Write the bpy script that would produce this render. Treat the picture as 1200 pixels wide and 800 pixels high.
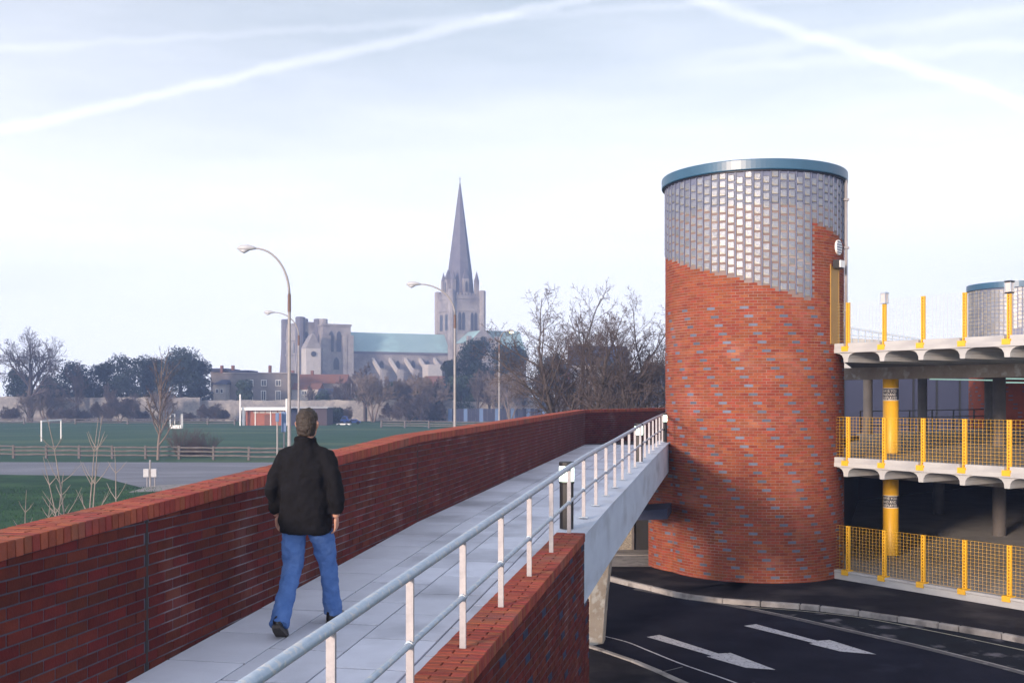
import bpy, bmesh, math, random
from mathutils import Vector, Matrix
random.seed(7)
R = math.radians
for o in list(bpy.data.objects): bpy.data.objects.remove(o, do_unlink=True)
scn = bpy.context.scene
C = scn.collection

# ------------------------------------------------------------------ camera
H = 4.92                                   # eye height above the road
F, HX, HY = 1250.0, 600.0, 465.0           # focal length and horizon centre of the 1200x800 photograph
cam = bpy.data.cameras.new('camera'); camo = bpy.data.objects.new('camera', cam); C.objects.link(camo)
camo.location = (0, 0, H); camo.rotation_euler = (R(90), 0, 0)
cam.sensor_width = 36; cam.lens = 36 * F / 1200; cam.shift_y = 65 / 1200
cam.clip_start = 0.1; cam.clip_end = 6000
scn.camera = camo
scn.render.resolution_x, scn.render.resolution_y = 1024, 682
scn.render.engine = 'CYCLES'
scn.view_settings.view_transform = 'Standard'; scn.view_settings.look = 'None'
scn.view_settings.gamma = 1; scn.view_settings.exposure = 0.6

# ------------------------------------------------------------------ sun and sky
SUN_AZ = R(34)       # from -Y towards -X
SUN_EL = R(10)
sun_dir = Vector((-math.sin(SUN_AZ) * math.cos(SUN_EL), -math.cos(SUN_AZ) * math.cos(SUN_EL), math.sin(SUN_EL)))
sl = bpy.data.lights.new('sun', 'SUN'); sl.energy = 3.7; sl.angle = R(6.5); sl.color = (1.0, 0.78, 0.60)
so = bpy.data.objects.new('sun', sl); C.objects.link(so)
so.rotation_euler = sun_dir.to_track_quat('Z', 'Y').to_euler()

def pxdir(px, py):
    return Vector(((px - HX) / F, 1, (HY - py) / F)).normalized()

world = bpy.data.worlds.new('World'); scn.world = world; world.use_nodes = True
wn, wl = world.node_tree.nodes, world.node_tree.links
wn.clear()
def W(t, **k):
    n = wn.new(t)
    for a, b in k.items(): setattr(n, a, b)
    return n
def wmath(op, a, b=None, clamp=False):
    n = W('ShaderNodeMath', operation=op, use_clamp=clamp)
    for i, v in enumerate((a, b)):
        if v is None: continue
        if isinstance(v, (int, float)): n.inputs[i].default_value = v
        else: wl.new(v, n.inputs[i])
    return n.outputs[0]
wout = W('ShaderNodeOutputWorld'); bg = W('ShaderNodeBackground'); bg.inputs[1].default_value = 0.1
wl.new(bg.outputs[0], wout.inputs[0])
sky = W('ShaderNodeTexSky', sky_type='NISHITA', sun_disc=False)
sky.sun_elevation = SUN_EL
sky.sun_rotation = math.atan2(sun_dir.x, sun_dir.y)
sky.air_density = 1.2; sky.dust_density = 1.0; sky.ozone_density = 1.0
tc = W('ShaderNodeTexCoord')
vec = tc.outputs['Generated']
sep = W('ShaderNodeSeparateXYZ'); wl.new(vec, sep.inputs[0])
elev = wmath('ARCSINE', sep.outputs[2])
# high thin cloud: thick near the horizon, breaking up higher
mapn = W('ShaderNodeMapping'); mapn.inputs['Scale'].default_value = (1.1, 1.1, 7.0); mapn.inputs['Rotation'].default_value = (0, R(6), 0)
wl.new(vec, mapn.inputs[0])
nz = W('ShaderNodeTexNoise'); nz.inputs['Scale'].default_value = 2.2; nz.inputs['Detail'].default_value = 6; nz.inputs['Roughness'].default_value = 0.55
wl.new(mapn.outputs[0], nz.inputs[0])
mr = W('ShaderNodeMapRange'); mr.interpolation_type = 'SMOOTHSTEP'
wl.new(elev, mr.inputs[0]); mr.inputs[1].default_value = 0.10; mr.inputs[2].default_value = 0.37; mr.inputs[3].default_value = 1.0; mr.inputs[4].default_value = 0.42
veil = wmath('ADD', mr.outputs[0], wmath('MULTIPLY', wmath('SUBTRACT', nz.outputs[0], 0.5), 0.6), True)
# vapour trails: bands along great circles
def trail(a, b, width, strength, seedz, fade=None):
    m = pxdir(*a).cross(pxdir(*b)).normalized()
    dt = W('ShaderNodeVectorMath', operation='DOT_PRODUCT'); dt.inputs[1].default_value = m
    wl.new(vec, dt.inputs[0])
    n = W('ShaderNodeTexNoise'); n.inputs['Scale'].default_value = 26; n.inputs['Detail'].default_value = 5
    off = W('ShaderNodeVectorMath', operation='ADD'); off.inputs[1].default_value = (seedz, 0, 0); wl.new(vec, off.inputs[0]); wl.new(off.outputs[0], n.inputs[0])
    d = wmath('ABSOLUTE', wmath('ADD', dt.outputs['Value'], wmath('MULTIPLY', wmath('SUBTRACT', n.outputs[0], 0.5), width * 2.0)))
    r = W('ShaderNodeMapRange'); r.interpolation_type = 'SMOOTHSTEP'
    wl.new(d, r.inputs[0]); r.inputs[1].default_value = width * 0.05; r.inputs[2].default_value = width * 1.15; r.inputs[3].default_value = strength; r.inputs[4].default_value = 0
    out = r.outputs[0]
    if fade:            # only on the side of a direction
        dd = W('ShaderNodeVectorMath', operation='DOT_PRODUCT'); dd.inputs[1].default_value = pxdir(*fade[0]); wl.new(vec, dd.inputs[0])
        q = W('ShaderNodeMapRange'); q.interpolation_type = 'SMOOTHSTEP'; wl.new(dd.outputs['Value'], q.inputs[0])
        q.inputs[1].default_value = math.cos(R(fade[1])); q.inputs[2].default_value = math.cos(R(fade[2])); q.inputs[3].default_value = 0; q.inputs[4].default_value = 1
        out = wmath('MULTIPLY', out, q.outputs[0])
    return out
tr = [trail((5, 152), (640, 8), 0.0062, 0.19, 0),
      trail((840, 5), (1195, 120), 0.0075, 0.2, 3),
      trail((5, 57), (560, 22), 0.005, 0.08, 6),
      trail((930, 52), (1195, 14), 0.008, 0.1, 9, ((1195, 14), 18, 10)),
      trail((930, 75), (1195, 52), 0.007, 0.1, 12, ((1195, 52), 18, 10))]
for t in tr: veil = wmath('ADD', veil, t, True)
mix = W('ShaderNodeMix', data_type='RGBA')
wl.new(veil, mix.inputs['Factor']); wl.new(sky.outputs[0], mix.inputs['A'])
# thin cloud scatters more light round the sun
sd = W('ShaderNodeVectorMath', operation='DOT_PRODUCT'); sd.inputs[1].default_value = sun_dir; wl.new(vec, sd.inputs[0])
glow = wmath('ADD', wmath('MULTIPLY', wmath('POWER', wmath('MAXIMUM', sd.outputs['Value'], 0.0), 3.0), 1.6), 1.0)
vc = W('ShaderNodeVectorMath', operation='SCALE'); vc.inputs[0].default_value = (9.7, 9.75, 10.4); wl.new(glow, vc.inputs['Scale'])
wl.new(vc.outputs[0], mix.inputs['B'])
wl.new(mix.outputs['Result'], bg.inputs[0])

# ------------------------------------------------------------------ placing helpers
def G(px, py, z=0.0):                      # point of the plane at height z
    Y = (H - z) * F / (py - HY); return Vector(((px - HX) / F * Y, Y, z))
def V(px, py, Y):
    return Vector(((px - HX) / F * Y, Y, H - (py - HY) / F * Y))
def lerp(a, b, t): return a + (b - a) * t
def table(t, x):
    if x <= t[0][0]: (x0, y0), (x1, y1) = t[0], t[1]; return y0 + (y1 - y0) * (x - x0) / (x1 - x0)
    for (x0, y0), (x1, y1) in zip(t, t[1:]):
        if x <= x1: return y0 + (y1 - y0) * (x - x0) / (x1 - x0)
    (x0, y0), (x1, y1) = t[-2], t[-1]; return y0 + (y1 - y0) * (x - x0) / (x1 - x0)
def sstep(a, b, x):
    t = max(0, min(1, (x - a) / (b - a))); return t * t * (3 - 2 * t)

# ------------------------------------------------------------------ materials
def mat(name, c1, c2=None, scale=4, rough=0.85, bump=0.0, bscale=40, rnd=0.0, metal=0.0, spec=0.5, c3=None, s3=1.0, t3=(0.55, 0.7), emit=None, estr=1, coord='Object', hue=0.0, stretch=None):
    m = bpy.data.materials.new(name); m.use_nodes = True
    n, l = m.node_tree.nodes, m.node_tree.links
    b = n['Principled BSDF']; b.inputs['Roughness'].default_value = rough; b.inputs['Metallic'].default_value = metal
    b.inputs['Specular IOR Level'].default_value = spec
    co = n.new('ShaderNodeNewGeometry').outputs['Position'] if coord == 'World' else n.new('ShaderNodeTexCoord').outputs[coord]
    if stretch:
        mp = n.new('ShaderNodeMapping'); mp.inputs['Scale'].default_value = stretch; l.new(co, mp.inputs[0]); co = mp.outputs[0]
    c2 = c2 or tuple(v * 0.8 for v in c1)
    nt = n.new('ShaderNodeTexNoise'); nt.inputs['Scale'].default_value = scale; nt.inputs['Detail'].default_value = 6; nt.inputs['Roughness'].default_value = 0.6
    l.new(co, nt.inputs[0])
    rp = n.new('ShaderNodeMapRange'); l.new(nt.outputs[0], rp.inputs[0]); rp.inputs[1].default_value = 0.3; rp.inputs[2].default_value = 0.7
    mx = n.new('ShaderNodeMix'); mx.data_type = 'RGBA'; mx.inputs['A'].default_value = (*c1, 1); mx.inputs['B'].default_value = (*c2, 1)
    l.new(rp.outputs[0], mx.inputs['Factor']); col = mx.outputs['Result']
    if c3:
        n3 = n.new('ShaderNodeTexNoise'); n3.inputs['Scale'].default_value = s3; n3.inputs['Detail'].default_value = 5; l.new(co, n3.inputs[0])
        r3 = n.new('ShaderNodeMapRange'); l.new(n3.outputs[0], r3.inputs[0]); r3.inputs[1].default_value = t3[0]; r3.inputs[2].default_value = t3[1]
        m3 = n.new('ShaderNodeMix'); m3.data_type = 'RGBA'; l.new(r3.outputs[0], m3.inputs['Factor']); l.new(col, m3.inputs['A']); m3.inputs['B'].default_value = (*c3, 1)
        col = m3.outputs['Result']
    if rnd or hue:
        g = n.new('ShaderNodeNewGeometry'); oi = n.new('ShaderNodeObjectInfo')
        ad = n.new('ShaderNodeMath'); ad.operation = 'ADD'; l.new(g.outputs['Random Per Island'], ad.inputs[0]); l.new(oi.outputs['Random'], ad.inputs[1])
        fr = n.new('ShaderNodeMath'); fr.operation = 'FRACT'; l.new(ad.outputs[0], fr.inputs[0])
        hs = n.new('ShaderNodeHueSaturation')
        v = n.new('ShaderNodeMapRange'); l.new(fr.outputs[0], v.inputs[0]); v.inputs[3].default_value = 1 - rnd; v.inputs[4].default_value = 1 + rnd
        l.new(v.outputs[0], hs.inputs['Value'])
        if hue:
            mu = n.new('ShaderNodeMath'); mu.operation = 'MULTIPLY'; mu.inputs[1].default_value = 7.31; l.new(fr.outputs[0], mu.inputs[0])
            f2 = n.new('ShaderNodeMath'); f2.operation = 'FRACT'; l.new(mu.outputs[0], f2.inputs[0])
            hv = n.new('ShaderNodeMapRange'); l.new(f2.outputs[0], hv.inputs[0]); hv.inputs[3].default_value = 0.5 - hue; hv.inputs[4].default_value = 0.5 + hue
            l.new(hv.outputs[0], hs.inputs['Hue'])
        l.new(col, hs.inputs['Color']); col = hs.outputs[0]
    l.new(col, b.inputs['Base Color'])
    if bump:
        nb = n.new('ShaderNodeTexNoise'); nb.inputs['Scale'].default_value = bscale; nb.inputs['Detail'].default_value = 4; l.new(co, nb.inputs[0])
        bp = n.new('ShaderNodeBump'); bp.inputs['Strength'].default_value = bump; bp.inputs['Distance'].default_value = 0.01; l.new(nb.outputs[0], bp.inputs['Height']); l.new(bp.outputs[0], b.inputs['Normal'])
    if emit:
        b.inputs['Emission Color'].default_value = (*emit, 1); b.inputs['Emission Strength'].default_value = estr
    return m
M = {}
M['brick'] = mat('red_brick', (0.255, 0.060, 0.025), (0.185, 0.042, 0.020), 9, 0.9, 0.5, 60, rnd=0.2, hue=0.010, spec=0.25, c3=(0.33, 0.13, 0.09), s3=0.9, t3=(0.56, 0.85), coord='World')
M['shadebrick'] = mat('shade_darkened_brick', (0.115, 0.021, 0.015), (0.08, 0.015, 0.013), 9, 0.9, 0.6, 60, rnd=0.24, hue=0.010, spec=0.2, c3=(0.15, 0.065, 0.06), s3=1.6, t3=(0.58, 0.84), coord='World')  # copy of the red brick, shade of the wall faces put into its colour
M['shademortar'] = mat('shade_darkened_mortar', (0.075, 0.072, 0.10), (0.055, 0.052, 0.075), 3, 0.95, 0.5, 80, c3=(0.24, 0.22, 0.26), s3=1.6, t3=(0.50, 0.70))  # mortar darkened and blued in colour to go with the shaded brick
M['bluebrick'] = mat('blue_brick', (0.10, 0.11, 0.165), (0.07, 0.08, 0.13), 9, 0.58, 0.3, 60, rnd=0.3, spec=0.45)
M['shadebluebrick'] = mat('shade_darkened_blue_brick', (0.022, 0.032, 0.075), (0.015, 0.022, 0.055), 9, 0.7, 0.3, 60, rnd=0.3, spec=0.2)  # copy of the blue brick, colour darkened for the shaded retaining wall
M['copebrick'] = mat('coping_brick', (0.30, 0.068, 0.040), (0.22, 0.050, 0.033), 12, 0.88, 0.6, 70, rnd=0.22, hue=0.012, spec=0.3, c3=(0.16, 0.075, 0.06), s3=2.2, t3=(0.54, 0.76), coord='World')
M['mortar'] = mat('mortar', (0.23, 0.165, 0.15), (0.17, 0.12, 0.115), 3, 0.95, 0.5, 80, c3=(0.33, 0.28, 0.27), s3=0.8, t3=(0.55, 0.75))
M['darkmortar'] = mat('joint_sealant', (0.03, 0.028, 0.03), None, 3, 0.9)
M['conc'] = mat('pale_concrete', (0.44, 0.44, 0.44), (0.36, 0.36, 0.37), 1.2, 0.85, 0.35, 50, c3=(0.29, 0.29, 0.31), s3=0.9, t3=(0.52, 0.78), stretch=(1, 1, 2.2))
M['beam'] = mat('blue_cast_concrete', (0.52, 0.58, 0.69), (0.44, 0.49, 0.60), 1.2, 0.85, 0.35, 50, c3=(0.33, 0.36, 0.43), s3=0.9, t3=(0.52, 0.78), stretch=(1, 1, 2.2))  # concrete with the blue cast of its shaded side put into the colour
M['concwarm'] = mat('stained_concrete', (0.42, 0.36, 0.30), (0.30, 0.25, 0.20), 2.5, 0.9, 0.6, 35, c3=(0.52, 0.50, 0.46), s3=4, t3=(0.55, 0.66))
M['concdark'] = mat('grey_concrete', (0.14, 0.125, 0.12), (0.09, 0.085, 0.085), 1.5, 0.9, 0.3, 30)
M['flag'] = mat('paving_concrete', (0.60, 0.63, 0.73), (0.52, 0.545, 0.64), 2.6, 0.9, 0.35, 90, rnd=0.11, c3=(0.33, 0.345, 0.41), s3=1.1, t3=(0.50, 0.76), coord='World')
M['joint'] = mat('paving_joint', (0.035, 0.033, 0.04), None, 5, 0.95)
M['galv'] = mat('galvanised_steel', (0.42, 0.50, 0.60), (0.30, 0.38, 0.48), 14, 0.42, 0.15, 80, metal=0.2, c3=(0.5, 0.52, 0.54), s3=25, t3=(0.55, 0.62))
M['galvpost'] = mat('galvanised_post', (0.40, 0.38, 0.40), (0.29, 0.28, 0.31), 16, 0.55, 0.1, 80, metal=0.1, c3=(0.3, 0.29, 0.31), s3=30, t3=(0.6, 0.68))
M['black'] = mat('black_paint', (0.012, 0.012, 0.014), None, 5, 0.45)
M['lightwhite'] = mat('lit_diffuser', (0.8, 0.85, 0.78), None, 3, 0.4, emit=(0.78, 1.0, 0.82), estr=2.2)
M['bluepaint'] = mat('blue_metal_trim', (0.022, 0.085, 0.155), (0.018, 0.07, 0.13), 1.5, 0.38, 0.05, 30, spec=0.7)
M['glassb'] = mat('glass_block', (0.17, 0.19, 0.245), (0.23, 0.245, 0.29), 22, 0.33, 1.0, 55, rnd=0.16, spec=1.0, metal=0.3, c3=(0.26, 0.245, 0.22), s3=7, t3=(0.45, 0.6))
M['glassrib'] = mat('glass_wall_frame', (0.15, 0.17, 0.25), (0.11, 0.125, 0.195), 8, 0.5, 0.2, 30, spec=0.3)
M['yellow'] = mat('yellow_paint', (0.76, 0.43, 0.022), (0.66, 0.36, 0.02), 3, 0.45, 0.08, 30, spec=0.5)
M['ochre'] = mat('ochre_door_paint', (0.35, 0.19, 0.03), None, 3, 0.5)
M['asphalt'] = mat('road_asphalt', (0.008, 0.009, 0.017), (0.018, 0.019, 0.031), 0.9, 0.85, 0.7, 120, c3=(0.034, 0.036, 0.055), s3=0.55, t3=(0.58, 0.78), spec=0.06)
M['asphaltworn'] = mat('worn_asphalt', (0.018, 0.022, 0.028), (0.014, 0.014, 0.019), 1.4, 0.9, 0.8, 110, c3=(0.16, 0.15, 0.17), s3=1.6, t3=(0.57, 0.72), spec=0.06)
M['pave'] = mat('pavement_asphalt', (0.026, 0.024, 0.030), (0.014, 0.014, 0.018), 1.5, 0.92, 0.7, 110, c3=(0.060, 0.053, 0.055), s3=0.7, t3=(0.5, 0.7), spec=0.06)
M['kerb'] = mat('kerb_concrete', (0.33, 0.31, 0.30), (0.22, 0.205, 0.20), 3, 0.9, 0.5, 60, rnd=0.12, c3=(0.12, 0.11, 0.11), s3=2.5, t3=(0.52, 0.72), coord='World')
M['white'] = mat('road_marking_white', (0.55, 0.55, 0.58), (0.36, 0.36, 0.40), 7, 0.7, 0.3, 60, c3=(0.10, 0.10, 0.13), s3=18, t3=(0.56, 0.66))
M['yline'] = mat('road_marking_faded_yellow', (0.36, 0.34, 0.27), (0.22, 0.21, 0.18), 5, 0.8)
M['whitepaint'] = mat('white_paint', (0.78, 0.77, 0.76), (0.7, 0.7, 0.7), 3, 0.6)
M['grass'] = mat('playing_field_grass', (0.045, 0.10, 0.062), (0.028, 0.070, 0.046), 0.09, 1.0, 0.5, 3, c3=(0.085, 0.125, 0.07), s3=0.03, t3=(0.48, 0.70), spec=0.1, stretch=(1, 2.5, 1))
M['grassnear'] = mat('verge_grass', (0.025, 0.07, 0.035), (0.015, 0.045, 0.024), 0.6, 1.0, 1.0, 9, c3=(0.04, 0.09, 0.04), s3=0.25, t3=(0.5, 0.65), spec=0.1)
M['blade'] = mat('grass_blade', (0.03, 0.085, 0.035), (0.02, 0.055, 0.025), 2, 0.9, rnd=0.3, spec=0.2)
M['farroad'] = mat('carpark_tarmac', (0.155, 0.16, 0.195), (0.12, 0.125, 0.155), 0.08, 0.9, 0.3, 10, c3=(0.19, 0.195, 0.23), s3=0.15, t3=(0.5, 0.7), stretch=(1, 3, 1))
M['flint'] = mat('flint_wall', (0.30, 0.28, 0.275), (0.17, 0.16, 0.17), 1.5, 0.95, 1.0, 3, c3=(0.36, 0.33, 0.31), s3=0.35, t3=(0.5, 0.65))
M['stone'] = mat('cathedral_stone', (0.33, 0.30, 0.295), (0.235, 0.215, 0.22), 0.5, 0.95, 0.8, 1.2, c3=(0.14, 0.13, 0.15), s3=0.12, t3=(0.5, 0.7))
M['spire'] = mat('spire_stone', (0.15, 0.145, 0.175), (0.11, 0.105, 0.135), 0.35, 0.95, 0.8, 1.2)
M['copper'] = mat('green_copper_roof', (0.29, 0.41, 0.43), (0.24, 0.36, 0.385), 0.25, 0.8, 0.2, 2, c3=(0.31, 0.47, 0.48), s3=0.15)
M['window'] = mat('dark_window', (0.05, 0.055, 0.075), None, 3, 0.35)
M['greystone'] = mat('grey_house_stone', (0.20, 0.18, 0.18), (0.15, 0.135, 0.14), 0.8, 0.95, 0.5, 2)
M['render'] = mat('cream_render', (0.50, 0.45, 0.42), (0.40, 0.37, 0.36), 0.6, 0.9)
M['tile'] = mat('red_roof_tile', (0.20, 0.085, 0.06), (0.15, 0.07, 0.055), 1.2, 0.9, 0.5, 4)
M['pavbrick'] = mat('pavilion_brick', (0.36, 0.12, 0.07), (0.28, 0.095, 0.06), 3, 0.9)
M['slate'] = mat('slate_cladding', (0.030, 0.036, 0.075), (0.022, 0.027, 0.06), 0.6, 0.8, 0.4, 3)
M['fence'] = mat('weathered_wood', (0.14, 0.125, 0.12), (0.085, 0.075, 0.075), 1.5, 0.95, 0.4, 12, c3=(0.40, 0.35, 0.30), s3=0.25, t3=(0.60, 0.66))
M['bark'] = mat('grey_brown_bark', (0.085, 0.068, 0.065), (0.05, 0.04, 0.042), 2, 0.95, 0.6, 20)
M['twig'] = mat('bare_twigs', (0.095, 0.072, 0.07), (0.06, 0.047, 0.05), 0.5, 0.95)
M['twigpale'] = mat('pale_winter_twigs', (0.21, 0.165, 0.14), (0.13, 0.10, 0.09), 0.5, 0.95)
M['birch'] = mat('sapling_bark', (0.26, 0.225, 0.21), (0.16, 0.14, 0.135), 6, 0.9)
M['everg'] = mat('dark_evergreen_leaves', (0.015, 0.030, 0.026), (0.009, 0.019, 0.018), 0.25, 0.8, rnd=0.5, spec=0.3)
M['everg2'] = mat('olive_evergreen_leaves', (0.04, 0.065, 0.045), (0.025, 0.045, 0.035), 0.25, 0.8, rnd=0.45, spec=0.3)
M['lamp'] = mat('lamp_column_grey', (0.30, 0.28, 0.29), (0.23, 0.22, 0.23), 4, 0.6)
M['lamprust'] = mat('lamp_sleeve_brown', (0.15, 0.095, 0.085), None, 4, 0.7)
M['lamphead'] = mat('lamp_head_grey', (0.42, 0.43, 0.47), None, 3, 0.4)
M['sodium'] = mat('lit_sodium_lens', (0.9, 0.6, 0.2), None, 3, 0.4, emit=(1.0, 0.72, 0.25), estr=6)
M['tube'] = mat('fluorescent_tube', (0.7, 0.9, 0.8), None, 3, 0.4, emit=(0.6, 1.0, 0.85), estr=0.3)
M['jacket'] = mat('black_jacket_cloth', (0.0025, 0.0025, 0.004), (0.005, 0.005, 0.008), 12, 0.9, 0.6, 25, spec=0.2)
M['denim'] = mat('blue_denim', (0.06, 0.13, 0.34), (0.10, 0.19, 0.44), 9, 0.92, 0.6, 60, c3=(0.15, 0.25, 0.50), s3=4, t3=(0.55, 0.75), spec=0.15)
M['skin'] = mat('skin', (0.45, 0.24, 0.17), (0.38, 0.19, 0.14), 8, 0.6)
M['hair'] = mat('dark_brown_hair', (0.018, 0.012, 0.010), (0.03, 0.02, 0.016), 40, 0.6, 1.0, 90)
M['shoe'] = mat('black_leather', (0.012, 0.011, 0.012), None, 8, 0.35)
M['sole'] = mat('shoe_sole', (0.06, 0.05, 0.045), None, 8, 0.8)
M['signblue'] = mat('sign_back_blue', (0.10, 0.17, 0.33), None, 3, 0.6)
M['signred'] = mat('sign_red', (0.42, 0.04, 0.035), None, 3, 0.6)
M['bluecar'] = mat('blue_vehicle_paint', (0.03, 0.10, 0.42), None, 3, 0.35)
M['darkcar'] = mat('dark_vehicle_paint', (0.02, 0.03, 0.08), None, 3, 0.3)
M['rubber'] = mat('tyre_rubber', (0.015, 0.015, 0.016), None, 3, 0.9)
M['signblack'] = mat('sign_black', (0.012, 0.013, 0.03), None, 3, 0.5)
M['pebble'] = mat('pebble_dash', (0.35, 0.31, 0.26), (0.06, 0.055, 0.05), 28, 0.9, 1.0, 30)
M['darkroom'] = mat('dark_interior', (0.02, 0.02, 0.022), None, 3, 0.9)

# ------------------------------------------------------------------ object helpers
def link(o, parent=None):
    C.objects.link(o)
    if parent is not None: o.parent = parent
    return o
def tagp(o, label=None, cat=None, group=None, kind=None):
    if label: o['label'] = label
    if cat: o['category'] = cat
    if group: o['group'] = group
    if kind: o['kind'] = kind
    return o
def empty(name, loc=(0, 0, 0), label=None, cat=None, group=None, rz=0):
    o = bpy.data.objects.new(name, None); link(o); o.location = loc; o.rotation_euler = (0, 0, rz); o.empty_display_size = 0.2
    return tagp(o, label, cat, group)

class MB:
    """collects geometry; coordinates local to the parent"""
    def __init__(s): s.v = []; s.f = []
    def add(s, vs, fs):
        b = len(s.v); s.v += [tuple(v) for v in vs]; s.f += [tuple(i + b for i in f) for f in fs]; return s
    def box(s, x0, x1, y0, y1, z0, z1, top=None):
        t = top or (0, 0)
        vs = [(x0, y0, z0), (x1, y0, z0), (x1, y1, z0), (x0, y1, z0), (x0 + t[0], y0 + t[1], z1), (x1 - t[0], y0 + t[1], z1), (x1 - t[0], y1 - t[1], z1), (x0 + t[0], y1 - t[1], z1)]
        return s.add(vs, BOXF)
    def obox(s, c, ax, ay, az):            # centre and three half vectors
        c, ax, ay, az = map(Vector, (c, ax, ay, az)); vs = []
        for k in (-1, 1):
            for i, j in ((-1, -1), (1, -1), (1, 1), (-1, 1)): vs.append(c + ax * i + ay * j + az * k)
        return s.add(vs, BOXF)
    def bar(s, a, b, w, h=None, up=(0, 0, 1)):
        a, b = Vector(a), Vector(b); h = h or w; d = (b - a); L = d.length
        if L < 1e-6: return s
        d.normalize(); up = Vector(up)
        if abs(d.dot(up)) > 0.98: up = Vector((0, 1, 0))
        sx = d.cross(up).normalized(); sz = sx.cross(d).normalized()
        return s.obox((a + b) / 2, sx * (w / 2), d * (L / 2), sz * (h / 2))
    def tube(s, pts, rs, n=8, cap=True):
        pts = [Vector(p) for p in pts]
        if isinstance(rs, (int, float)): rs = [rs] * len(pts)
        base = len(s.v); ref = None
        for i, p in enumerate(pts):
            if i == 0: d = pts[1] - p
            elif i == len(pts) - 1: d = p - pts[i - 1]
            else: d = (pts[i + 1] - p).normalized() + (p - pts[i - 1]).normalized()
            if d.length < 1e-9: d = Vector((0, 0, 1))
            d.normalize()
            if ref is None: ref = d.orthogonal().normalized()
            ref = (ref - d * ref.dot(d))
            if ref.length < 1e-6: ref = d.orthogonal()
            ref.normalize(); b = d.cross(ref)
            for k in range(n):
                a = 2 * math.pi * k / n; q = p + (ref * math.cos(a) + b * math.sin(a)) * rs[i]; s.v.append(tuple(q))
        for i in range(len(pts) - 1):
            for k in range(n):
                a, b_ = base + i * n + k, base + i * n + (k + 1) % n
                s.f.append((a, b_, b_ + n, a + n))
        if cap:
            s.f.append(tuple(base + k for k in range(n))[::-1]); e = base + (len(pts) - 1) * n; s.f.append(tuple(e + k for k in range(n)))
        return s
    def prism(s, poly, z0, z1):            # ccw polygon in plan
        n = len(poly); b = len(s.v)
        s.v += [(p[0], p[1], z0) for p in poly] + [(p[0], p[1], z1) for p in poly]
        s.f.append(tuple(b + i for i in range(n))[::-1]); s.f.append(tuple(b + n + i for i in range(n)))
        for i in range(n): j = (i + 1) % n; s.f.append((b + i, b + j, b + n + j, b + n + i))
        return s
    def lathe(s, prof, n=32, c=(0, 0), a0=0, a1=2 * math.pi):
        b = len(s.v); full = abs(a1 - a0 - 2 * math.pi) < 1e-6; m = n if full else n + 1
        for r, z in prof:
            for k in range(m):
                a = a0 + (a1 - a0) * k / n; s.v.append((c[0] + r * math.cos(a), c[1] + r * math.sin(a), z))
        for i in range(len(prof) - 1):
            for k in range(n):
                k2 = (k + 1) % m
                s.f.append((b + i * m + k, b + i * m + k2, b + (i + 1) * m + k2, b + (i + 1) * m + k))
        return s
    def mesh(s, name):
        me = bpy.data.meshes.new(name); me.from_pydata(s.v, [], s.f); me.update(); return me
    def build(s, name, m, parent=None, smooth=False, kind=None, label=None, bevel=0.0):
        me = s.mesh(name)
        bm = bmesh.new(); bm.from_mesh(me); bmesh.ops.recalc_face_normals(bm, faces=bm.faces)
        if bevel: bmesh.ops.bevel(bm, geom=bm.edges, offset=bevel, segments=1, affect='EDGES')
        bm.to_mesh(me); bm.free()
        if isinstance(m, (list, tuple)):
            for q in m: me.materials.append(q)
        else: me.materials.append(m)
        if smooth:
            for p in me.polygons: p.use_smooth = True
        o = bpy.data.objects.new(name, me); link(o, parent)
        if kind: o['kind'] = kind
        if label: o['label'] = label
        return o
BOXF = [(3, 2, 1, 0), (4, 5, 6, 7), (0, 1, 5, 4), (1, 2, 6, 5), (2, 3, 7, 6), (3, 0, 4, 7)]

def bevbox(name, sx, sy, sz, bev, m):      # shared piece mesh, centred
    mb = MB().box(-sx / 2, sx / 2, -sy / 2, sy / 2, -sz / 2, sz / 2); me = mb.mesh(name)
    bm = bmesh.new(); bm.from_mesh(me); bmesh.ops.bevel(bm, geom=bm.edges, offset=bev, segments=1, affect='EDGES')
    bmesh.ops.recalc_face_normals(bm, faces=bm.faces); bm.to_mesh(me); bm.free(); me.materials.append(m); return me
def place(me, name, parent, c, t, nrm, up=(0, 0, 1), label=None):
    o = bpy.data.objects.new(name, me); link(o, parent)
    t, nrm, up = Vector(t), Vector(nrm), Vector(up)
    mtx = Matrix((t, nrm, up)).transposed().to_4x4(); mtx.translation = Vector(c)
    o.matrix_local = mtx
    if label: o['label'] = label
    return o
def copy_tree(o, parent=None):
    c = o.copy(); C.objects.link(c); c.parent = parent
    for ch in [x for x in o.children]: copy_tree(ch, c)
    return c

BR_W, BR_D, BR_H = 0.215, 0.10, 0.065
me_brick = bevbox('brick', BR_W, BR_D, BR_H, 0.004, M['brick'])
me_wbrick = bevbox('brick', BR_W, BR_D, BR_H, 0.004, M['shadebrick'])
me_bbrick = bevbox('blue_brick', BR_W, BR_D, BR_H, 0.004, M['bluebrick'])
me_nbrick = bevbox('blue_brick', BR_W, BR_D, BR_H, 0.004, M['shadebluebrick'])
me_cfull = bevbox('coping_brick', 0.222, 0.066, 0.10, 0.004, M['copebrick'])
me_chalf = bevbox('coping_half_brick', 0.104, 0.066, 0.10, 0.004, M['copebrick'])

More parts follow.
